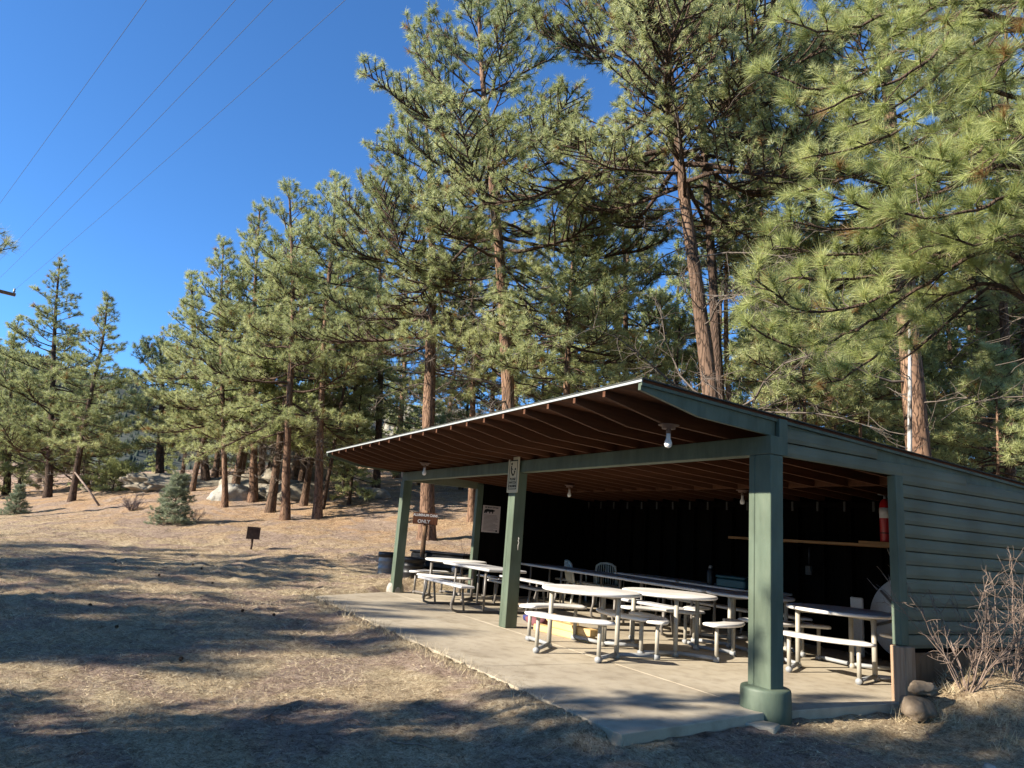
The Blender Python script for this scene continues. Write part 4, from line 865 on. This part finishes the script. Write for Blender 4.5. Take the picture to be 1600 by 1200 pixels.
    for k in range(22):                       # bare twigs near the trunk
        z = rng.uniform(3.2, 7.5); e = unit(np.array([-1, rng.uniform(-.5, .8), rng.uniform(-.4, .2)])); pts = limb_path(rng, np.array([-.3, .1, z]), e, rng.uniform(1.0, 2.6), 9, -.12, .14); D.limb(pts, .016, .005, True)
        for j in range(7):
            ii = rng.integers(2, 9); D.limb(limb_path(rng, pts[ii], unit(e+rng.normal(0, .7, 3)), rng.uniform(.2, .6), 4, -.15, .2), .006, .0025, True)
    link('trunk', wood_mesh('trunk', [(tv, tq, 'bark_orange'), (*seg_arrays(P.seg, 6), 'bark_dark'), (*seg_arrays(D.dead, 4), 'twig')]), None, t)
    link('crown', tuft_mesh('crown', P, rng, 100, 1.0, .0095, .6, (10, 72), .05), M['needle_near'], t)
    print('near tufts', len(P.tp))
near_pine()
# bough at the left edge of the photo
def edge_pine():
    rng = np.random.default_rng(9); P = Plant(); x0 = -14.9; v0 = 13.5; b = np.array([x0, v0, float(gz(x0, v0))]); H = 11
    ms = grow(55, H, .34, (.2, 0), .42, 2.6, nl=40, ts=.2, gap=.16, dead=6)
    t = plant('pine_tree', ms, b, 0, 1, 'pine outside the left edge with one tufted bough tip showing in the sky', 'tree')
    for z0, tip in ((.50, (21, 378, 13.4)), (.46, (8, 362, 13.0)), (.47, (2, 388, 13.7)), (.52, (24, 386, 13.3))):
        q0 = np.array([.1, 0, H*z0]); q1 = wat(*tip)-b; pts = np.stack([q0+(q1-q0)*t_+np.array([0, 0, -.35*math.sin(t_*3.14)]) for t_ in np.linspace(0, 1, 22)]); P.limb(pts, .03, .008)
        for j in range(9, 21):
            td = unit(pts[j+1]-pts[j]); branchlet(P, rng, pts[j], unit(td+np.cross(td, Z)*rng.choice([-1, 1])*.8+Z*.25), (.42 if j < 18 else .2), .008, .2, .14, .4)
        P.tuft(pts[-1], unit(pts[-1]-pts[-2]+Z*.4), .2, .45)
    link('bough', seg_mesh('bough', P.seg, 5), M['bark_dark'], t); link('bough_needles', tuft_mesh('bough_needles', P, rng, 44, 1.0, .014), M['needle'], t)
edge_pine()
# white barked thin trunk behind the roof
b = ground_at(1428, 13.2); top = wat(1421, 500, 13.2); H = top[2]-b[2]; rng = np.random.default_rng(4)
t = empty('aspen_trunk', b, 0, 'thin white barked bare aspen stem in front of the thick leaning orange trunk', 'tree')
mb = MB(); mb.tube([(0, 0, -.2), (.0, 0, H*.35), ((top[0]-b[0])*.6, 0, H*.7), (top[0]-b[0], 0, H)], [.05, .045, .038, .02], 12); mb.obj('trunk', M['pale_bark'], t)
D = Plant()
for k in range(16):
    z = H*rng.uniform(.5, 1); d = unit(np.array([rng.normal(), rng.normal(), .5])); pts = limb_path(rng, np.array([(top[0]-b[0])*z/H, 0, z]), d, rng.uniform(.3, 1.1), 5, .1, .2); D.limb(pts, .012, .003, True)
[link('limb', seg_mesh('limb', D.dead[k*5:k*5+5], 4), M['twig'], t) for k in range(len(D.dead)//5)]
# ---- small spruce and bare shrubs
b = ground_at(268, 26)
ms = grow(61, 2.0, .07, (.02, 0), .02, 1.15, nl=95, ts=.13, gap=.075, K=34, w=.022, shape='cone', needle='needle_spruce', bark='bark_dark', dead=0, el=(-8, 45), tint=.6, dense=1.1)
plant('spruce_sapling', ms, b, 0, .8, 'small bluish spruce sapling alone at the foot of the slope', 'sapling')
b = ground_at(22, 33); plant('spruce_sapling', ms, b, 2, .6, 'small dark spruce sapling at the left edge of the meadow', 'sapling')
b = ground_at(175, 40); plant('juniper_bush', grow(62, 1.1, .06, (.1, 0), .02, 1.5, nl=70, ts=0.123, gap=0.117, K=18, w=.04, shape='round', needle='needle_far', bark='bark_dark', dead=0, el=(0, 60)), b, 0, 1, 'low dark green juniper bush in front of the rock outcrop', 'bush')
def shrub(loc, seed, H, spread, n, mat, label, r=.009, name='bare_shrub', tw=6, lean=(0, 0)):
    rng = np.random.default_rng(seed); S = Plant()
    for k in range(n):
        a = rng.uniform(0, 6.28); o = rng.uniform(.1, 1)*spread; d = unit(np.array([math.cos(a)*o+lean[0], math.sin(a)*o+lean[1], 1.0])); L = H*rng.uniform(.55, 1.05)
        pts = limb_path(rng, np.array([math.cos(a), math.sin(a), 0])*rng.uniform(0, .12)*spread, d, L, 8, .10, .12); S.limb(pts, r*rng.uniform(.7, 1.4), r*.3)
        for j in range(tw):
            ii = rng.integers(2, 8); e = unit(unit(pts[ii+1]-pts[ii])+rng.normal(0, .55, 3)); q = limb_path(rng, pts[ii], e, L*rng.uniform(.12, .38), 4, .12, .2); S.limb(q, r*.5, r*.2)
            for m in range(3):
                jj = rng.integers(1, 4); S.limb(limb_path(rng, q[jj], unit(q[jj+1]-q[jj]+rng.normal(0, .6, 3)), L*rng.uniform(.04, .14), 2, .1, .2), r*.32, r*.15)
    t = empty(name, loc, 0, label, 'shrub'); link('stems', seg_mesh('stems', S.seg, 5), M[mat], t); return t
x, y = .55, 2.15; p = W(x, y); shrub((p[0], p[1], float(gz(p[0], p[1]))-.03), 5, 1.45, .62, 16, 'stem', 'bare twiggy shrub growing against the green side wall', .0062, tw=9, lean=(.07, -.13))
x, y = .62, 2.75; p = W(x, y); shrub((p[0], p[1], float(gz(p[0], p[1]))-.03), 6, 1.25, .6, 12, 'stem', 'bare shrub near the right edge behind the wall shrub', .006, tw=8, lean=(.07, -.13))
b = ground_at(205, 31); shrub(tuple(b), 7, .75, 1.2, 40, 'stem_purple', 'low purplish leafless bush left of the spruce sapling', .012)
b = ground_at(305, 27); shrub(tuple(b), 8, .55, 1.0, 24, 'stem', 'sparse dry brush right of the spruce sapling', .008)
b = ground_at(22, 34.5); shrub(tuple(b), 9, .6, 1.3, 34, 'stem', 'pale dry brush at the left edge of the meadow', .010)
b = ground_at(738, 18.6); shrub(tuple(b), 10, .8, .7, 9, 'stem', 'thin dry stems beside the left end wall of the shelter', .006, tw=4)
# leaning bare pole at the meadow edge
b = ground_at(157, 34); q = wat(117, 738, 34.5)-b
mb = MB(); mb.tube([(0, 0, -.1), tuple(q*.5), tuple(q)], [.05, .045, .035], 8); o = mb.obj('dead_pole', M['stem'], loc=tuple(b)); tag(o, 'long bare dead pole leaning to the left at the far edge of the meadow', 'dead branch')
# ================================================================== ROCKS, CONES, STICKS, GRASS
import bmesh
from mathutils import noise as mnoise
def rock(name, loc, size, seed, label, rz=0.0, mat='rock', sub=4, rough=.30, flat=0.0, group=None, cat='rock'):
    bm = bmesh.new(); bmesh.ops.create_icosphere(bm, subdivisions=sub, radius=1); o = Vector((seed*3.7, seed*1.3, seed*.7))
    for v in bm.verts:
        p = v.co.copy(); n = mnoise.fractal(p*1.1+o, 1, 2, 5)*rough+abs(mnoise.noise(p*2.3+o))*-.18
        p = p*(1+n)
        for ax in (Vector((.9, .3, .3)), Vector((-.5, .8, .3)), Vector((-.3, -.7, .6)), Vector((.1, .1, 1))):   # facets
            a = ax.normalized(); h = .78+.12*mnoise.noise(a*3+o); d = p.dot(a)
            if d > h: p -= a*(d-h)*.75
        v.co = Vector((p.x*size[0], p.y*size[1], p.z*size[2]))
    me = bpy.data.meshes.new(name); bm.to_mesh(me); bm.free(); me.polygons.foreach_set('use_smooth', [True]*len(me.polygons))
    t = link(name, me, M[mat], loc=tuple(loc), rz=rz); return tag(t, label, cat, group)
def rock_at(px, v, size, seed, label, sink=.35, **k):
    b = ground_at(px, v); b[2] += size[2]*(.32-sink); return rock('boulder', b, size, seed, label, **k)
rock_at(300, 39, (3.4, 2.0, .8), 1, 'long grey granite outcrop at the left of the slope, under the wide spreading pine', rz=.35, sub=5, sink=.55)
rock_at(385, 35.5, (1.4, 1.0, .8), 2, 'rounded granite boulder behind the bushy pine trunk of the slope group', rz=.2, sink=.2)
rock_at(430, 36, (1.1, .9, 1.0), 3, 'tall light granite boulder between the reddish trunk and the bushy pine', sink=.1)
rock_at(362, 32.5, (.95, .75, .75), 4, 'cracked pale boulder at the foot of the thin young pine', mat='rock_pale', sink=.25)
rock_at(410, 33.5, (1.3, .8, .6), 5, 'low flat boulder right of the bushy pine trunk', sink=.25)
rock_at(470, 33, (1.5, 1.0, .8), 6, 'large mossy granite boulder behind the slim bare trunked pine', sink=.2)
rock_at(475, 40, (1.7, 1.2, 1.5), 7, 'big shaded granite block high on the slope behind the slim pine', sink=.15)
rock_at(585, 33, (.85, .55, .40), 8, 'single pale boulder on the slope left of the brown sign', mat='rock_pale', sink=.2)
rock_at(215, 43, (2.6, 1.3, .75), 9, 'low rock ledge at the left end of the granite outcrop', rz=.2, sink=.75)
rock_at(690, 52, (5.5, 2.5, 4.2), 10, 'pale granite cliff showing between the trees above the shelter roof', mat='rock_pale', sink=.1)
rock_at(560, 56, (5.5, 3, 4.6), 13, 'pale granite cliff behind the slim trunks left of the roof', mat='rock_pale', sink=.1)
p = W(.42, 1.62, 0); rock('boulder', (p[0], p[1], .20), (.135, .12, .08), 11, 'grey stone on top of another beside the wooden pier of the right wall', rz=.3, mat='fieldstone')
p = W(.40, 1.56, 0); rock('boulder', (p[0], p[1], .02), (.17, .15, .13), 12, 'brown stone at the foot of the wooden pier of the right wall', rz=1.1, mat='fieldstone')
p = wat(1545, 1165, 5.9); rock('small_stone', (p[0], p[1], float(gz(p[0], p[1]))+.01), (.055, .05, .035), 14, 'small pale stone lying alone at the lower right corner', mat='rock_pale', sub=3, cat='stone')
# pine cones on the meadow
mb = MB(); rg = random.Random(3)
mb.lathe([(.012, 0), (.03, .012), (.038, .035), (.030, .06), (.014, .078)], n=10)
for r_, z_, n_ in ((.036, .015, 9), (.043, .032, 10), (.036, .05, 9), (.024, .066, 7)):
    for k in range(n_):
        a = 2*math.pi*k/n_+z_*90; c, s_ = math.cos(a), math.sin(a)
        mb.add([(c*r_*.6-s_*.009, s_*r_*.6+c*.009, z_), (c*r_*.6+s_*.009, s_*r_*.6-c*.009, z_), (c*r_*1.15, s_*r_*1.15, z_+.012)], [(0, 1, 2)])
cone_me = mb.mesh('pine_cone'); cone_me.materials.append(M['cone']); rr = random.Random(21)
cones = [(283, 1035, .9), (143, 948, 1), (180, 982, .9), (376, 957, 1), (430, 963, .9), (315, 890, 1), (118, 888, 1), (330, 912, .9), (250, 900, 1), (182, 878, .9), (300, 884, 1), (80, 930, .8)]
for px, py, s in cones:
    vv = 12.0
    for _ in range(30):                        # walk down the view ray to the ground
        p = wat(px, py, vv); vv = vv+(p[2]-float(gz(p[0], p[1])))*-0 + (0 if abs(p[2]-float(gz(p[0], p[1]))) < .003 else (.5 if p[2] > float(gz(p[0], p[1])) else -.5)*min(1, abs(p[2]-float(gz(p[0], p[1])))*6))
    o = link('pine_cone', cone_me, None, None, loc=(p[0], p[1], float(gz(p[0], p[1]))+.02)); o.rotation_euler = (rr.uniform(1, 2), rr.uniform(-.4, .4), rr.uniform(0, 6)); o.scale = (s*.6,)*3
    tag(o, 'small dark pine cone lying on the dry meadow', 'pine cone', 'pine cones on the meadow')
# fallen sticks
def stick(px, py, v, L, a, label):
    p = wat(px, py, v); z = float(gz(p[0], p[1])); pts = [(p[0]+math.cos(a)*L*t, p[1]+math.sin(a)*L*t, float(gz(p[0]+math.cos(a)*L*t, p[1]+math.sin(a)*L*t))+.02+.03*math.sin(3*t)) for t in np.linspace(0, 1, 6)]
    mb = MB(); mb.tube(pts, [.016, .015, .014, .012, .01, .006], 6); tag(mb.obj('fallen_stick', M['stem']), label, 'stick')
stick(220, 862, 17.5, 1.2, -.25, 'pale fallen stick lying on the sunny part of the meadow, left of the grill')
for px, py, L, a in [(120, 1150, .30, .4), (420, 1120, .22, 1.3), (640, 1165, .35, -.3), (250, 985, .4, .2), (520, 1010, .28, 2.1), (90, 905, .6, .1), (380, 905, .5, -.5), (860, 1180, .25, .7), (1330, 1165, .3, -.2), (1450, 1150, .22, 1.0), (560, 1130, .2, 2.6), (30, 1090, .35, -.6)]:
    vv = 6.0
    for _ in range(60):
        p = wat(px, py, vv); e = p[2]-float(gz(p[0], p[1])); vv += np.clip(e*3, -.4, .4)
    pts = [(p[0]+math.cos(a)*L*t, p[1]+math.sin(a)*L*t+.03*math.sin(7*t), float(gz(p[0]+math.cos(a)*L*t, p[1]+math.sin(a)*L*t))+.012) for t in np.linspace(-.5, .5, 6)]
    mb = MB(); mb.tube(pts, [.003, .006, .006, .005, .004, .002], 5); tag(mb.obj('dry_twig', M['stem']), 'small dry twig lying among the straw of the meadow', 'twig', 'twigs on the meadow')
# dry straw
def straw():
    rng = np.random.default_rng(12); n = 620000
    v = 1.6*np.exp(rng.uniform(0, 1, n)**.85*math.log(38/1.6)); u = (rng.uniform(-1, 1, n))*(.80*v+.6)
    x, y = toloc(u, v); keep = ~((x > -9.7) & (x < .2) & (y > -1.97) & (y < 4.7) & ~((x < -8.3-(y+1.95)*.65) & (y < 0))) & ~((x > .15) & (x < .40) & (y > -1.97) & (y < -.0))
    pat = np.sin(u*1.3+np.sin(v*1.1)*2)*np.sin(v*1.7+np.sin(u*.8)*1.5)
    keep &= rng.uniform(0, 1, n) < np.where(v > 21, .8, .62+.38*pat)
    u, v = u[keep], v[keep]; n = len(u); z = gz(u, v)
    sc = np.clip(v/6, .75, 3.2); L = rng.uniform(.02, .075, n)*np.clip(sc, .8, 2.0); wd = rng.uniform(.0014, .0034, n)*sc
    az = rng.uniform(0, 2*math.pi, n); el = np.radians(np.abs(rng.normal(0, 16, n))+2)
    # tufts stand taller along the slab edge
    xx, yy = toloc(u, v); edge = (np.abs(yy+2.05) < .22) & (xx < .5) & (xx > -8.6); el = np.where(edge, np.radians(rng.uniform(15, 80, n)), el); L = np.where(edge, L*1.5, L)
    d = np.stack([np.cos(az)*np.cos(el), np.sin(az)*np.cos(el), np.sin(el)], 1); s = unit(np.cross(d, rng.normal(size=(n, 3))*.5+np.array([0, 0, 1.0])))
    p = np.stack([u, v, z+.004], 1); vv = np.stack([p-s*wd[:, None]*.5, p+s*wd[:, None]*.5, p+d*L[:, None]], 1).reshape(-1, 3)
    tint = np.clip(rng.normal(.5, .24, n)+.1*np.interp(v, [3, 12], [0, 1]), 0, 1); tint = np.where(rng.uniform(0, 1, n) < np.interp(v, [3, 12, 22], [.10, .22, .42]), rng.uniform(0, .10, n), tint)
    me = np_mesh('dry_grass', vv, np.arange(n*3).reshape(-1, 3), np.repeat(tint, 3)); tag(link('dry_grass', me, M['straw']), 'short dry straw covering the meadow', 'grass', kind='stuff')
straw()
# taller dry grass tufts by the right wall
def tuft_grass():
    rng = np.random.default_rng(15); V = []; T = []
    for c in range(150):
        y = rng.uniform(1.4, 5.0); x = rng.uniform(.35, 1.9) if rng.uniform() < .75 else rng.uniform(.2, .5); p = W(x, y); k = 46; z = float(gz(p[0], p[1]))
        b = np.stack([p[0]+rng.normal(0, .05, k), p[1]+rng.normal(0, .05, k), np.full(k, z-.01)], 1); az = rng.uniform(0, 6.28, k); el = np.radians(rng.uniform(10, 75, k)); L = rng.uniform(.05, .17, k)
        d = np.stack([np.cos(az)*np.cos(el), np.sin(az)*np.cos(el), np.sin(el)], 1); s = unit(np.cross(d, rng.normal(size=(k, 3))))*rng.uniform(.0015, .003, (k, 1))
        V.append(np.stack([b-s, b+s, b+d*L[:, None]], 1).reshape(-1, 3)); T.append(np.repeat(np.clip(rng.normal(.45, .2, k), 0, 1), 3))
    V = np.concatenate(V); me = np_mesh('dry_grass_tufts', V, np.arange(len(V)).reshape(-1, 3), np.concatenate(T)); tag(link('dry_grass_tufts', me, M['straw']), 'tufts of dry grass on the bank along the side wall', 'grass', kind='stuff')
tuft_grass()
# ================================================================== FAR HILL
def hill():
    rng = np.random.default_rng(2); xs = np.linspace(-1500, 700, 160); ys = np.linspace(520, 1500, 60)
    X, Y = np.meshgrid(xs, ys); t = np.clip((Y-520)/480, 0, 1); crest = np.interp(X, [-1500, -760, -540, -420, -250, 0, 400, 700], [260, 190, 150, 128, 112, 110, 90, 60])
    Zm = 14+crest*np.sin(t*math.pi/2)**1.2+8*np.sin(X*.017)*np.sin(Y*.013)+5*np.sin(X*.05+Y*.03)
    Zm[Y > 1000] -= (Y[Y > 1000]-1000)*.12
    v = np.stack([X, Y, Zm], -1).reshape(-1, 3); i = np.arange(59)[:, None]*160; k = np.arange(159)[None]
    q = np.stack([i+k, i+k+1, i+160+k+1, i+160+k], -1).reshape(-1, 4)
    tag(link('far_hill', np_mesh('far_hill', v, q, smooth=True), M['hill']), kind='structure')
    n = 16000; px = rng.uniform(-1300, 300, n); py = rng.uniform(540, 1020, n)
    ix = np.clip(((px+1500)/2200*159).astype(int), 0, 158); iy = np.clip(((py-520)/980*59).astype(int), 0, 58); pz = Zm[iy, ix]
    h = rng.uniform(4, 8.5, n); r = h*rng.uniform(.18, .28, n); V = []; F = []; m = 7; a = np.arange(m)*2*math.pi/m
    base = np.stack([px[:, None]+r[:, None]*np.cos(a)*rng.uniform(.7, 1.2, (n, m)), py[:, None]+r[:, None]*np.sin(a), np.repeat(pz[:, None]+.5, m, 1)], -1)
    tip = np.stack([px, py, pz+h], -1)[:, None]; V = np.concatenate([base, tip], 1).reshape(-1, 3); o = np.arange(n)[:, None]*(m+1); kk = np.arange(m)[None]
    F = np.stack([o+kk, o+(kk+1) % m, o+m+0*kk], -1).reshape(-1, 3); tint = np.repeat(rng.uniform(.1, .9, n), m+1)
    tag(link('distant_forest', np_mesh('distant_forest', V, F, tint), M['hill_tree']), 'far forest covering the hill at the left', 'forest', kind='stuff')
hill()
# ================================================================== SKY, SUN, CAMERA
SUN_AZ = rad(68.0)             # direction the light travels, clockwise from +Y seen from above
SUN_EL = rad(27.0)
w = bpy.data.worlds.new('World'); scene.world = w; w.use_nodes = True; nt = w.node_tree
sky = nt.nodes.new('ShaderNodeTexSky'); sky.sky_type = 'NISHITA'; sky.sun_disc = False; sky.sun_elevation = SUN_EL
sky.sun_rotation = SUN_AZ+math.pi      # compass bearing of the sun
sky.altitude = 2500; sky.air_density = 1.0; sky.dust_density = .2; sky.ozone_density = 3.0
tintn = nt.nodes.new('ShaderNodeMixRGB'); tintn.blend_type = 'MULTIPLY'; tintn.inputs[0].default_value = 1; tintn.inputs[2].default_value = (.64, 1.08, 1.42, 1)
nt.links.new(sky.outputs[0], tintn.inputs[1])
bg = nt.nodes['Background']; bg.inputs['Strength'].default_value = .076; nt.links.new(tintn.outputs[0], bg.inputs['Color'])
sd = bpy.data.lights.new('Sun', 'SUN'); sd.energy = 5.0; sd.angle = rad(.53); sd.color = (1.0, .90, .75)
so = bpy.data.objects.new('Sun', sd); COL.objects.link(so)
trav = Vector((math.sin(SUN_AZ)*math.cos(SUN_EL), math.cos(SUN_AZ)*math.cos(SUN_EL), -math.sin(SUN_EL)))
so.rotation_euler = trav.to_track_quat('-Z', 'Y').to_euler(); so.location = (-30, -10, 30)
cd = bpy.data.cameras.new('Camera'); cd.sensor_width = 36; cd.lens = F_PX/1600*36; cd.clip_start = .05; cd.clip_end = 5000
co = bpy.data.objects.new('Camera', cd); COL.objects.link(co)
co.matrix_world = Matrix(((RT[0], UP[0], -_f[0], CAM[0]), (RT[1], UP[1], -_f[1], CAM[1]), (RT[2], UP[2], -_f[2], CAM[2]), (0, 0, 0, 1)))
scene.camera = co
scene.view_settings.view_transform = 'Standard'; scene.view_settings.look = 'None'; scene.view_settings.exposure = 1.4; scene.view_settings.gamma = 1
scene.cycles.use_denoising = True; scene.cycles.max_bounces = 8; scene.cycles.diffuse_bounces = 4; scene.cycles.transmission_bounces = 4; scene.cycles.caustics_reflective = False; scene.cycles.caustics_refractive = False
# needles and leaf litter blown onto the slab
def slab_litter():
    rng = np.random.default_rng(31); n = 2600; y = np.where(rng.uniform(0, 1, n) < .6, -1.95+np.abs(rng.normal(0, .28, n)), rng.uniform(-1.95, 3.5, n)); x = rng.uniform(-8.6, .1, n)
    ok = (y > -1.93) & (x > -8.3-(y+1.95)*.6); x, y = x[ok], y[ok]; n = len(x); L = rng.uniform(.03, .10, n); a = rng.uniform(0, 6.28, n)
    P0 = A0[None]+EX[None]*x[:, None]+EY[None]*y[:, None]; P0[:, 2] = .003; d = np.stack([np.cos(a), np.sin(a), np.full(n, .03)], 1); s = np.stack([-np.sin(a), np.cos(a), np.zeros(n)], 1)*rng.uniform(.001, .0022, (n, 1))
    v = np.stack([P0-s, P0+s, P0+d*L[:, None]], 1).reshape(-1, 3); tag(link('pine_needle_litter', np_mesh('pine_needle_litter', v, np.arange(n*3).reshape(-1, 3), np.repeat(rng.uniform(0, .35, n), 3)), M['straw']), 'dry pine needles blown onto the concrete slab', 'litter', kind='stuff')
slab_litter()
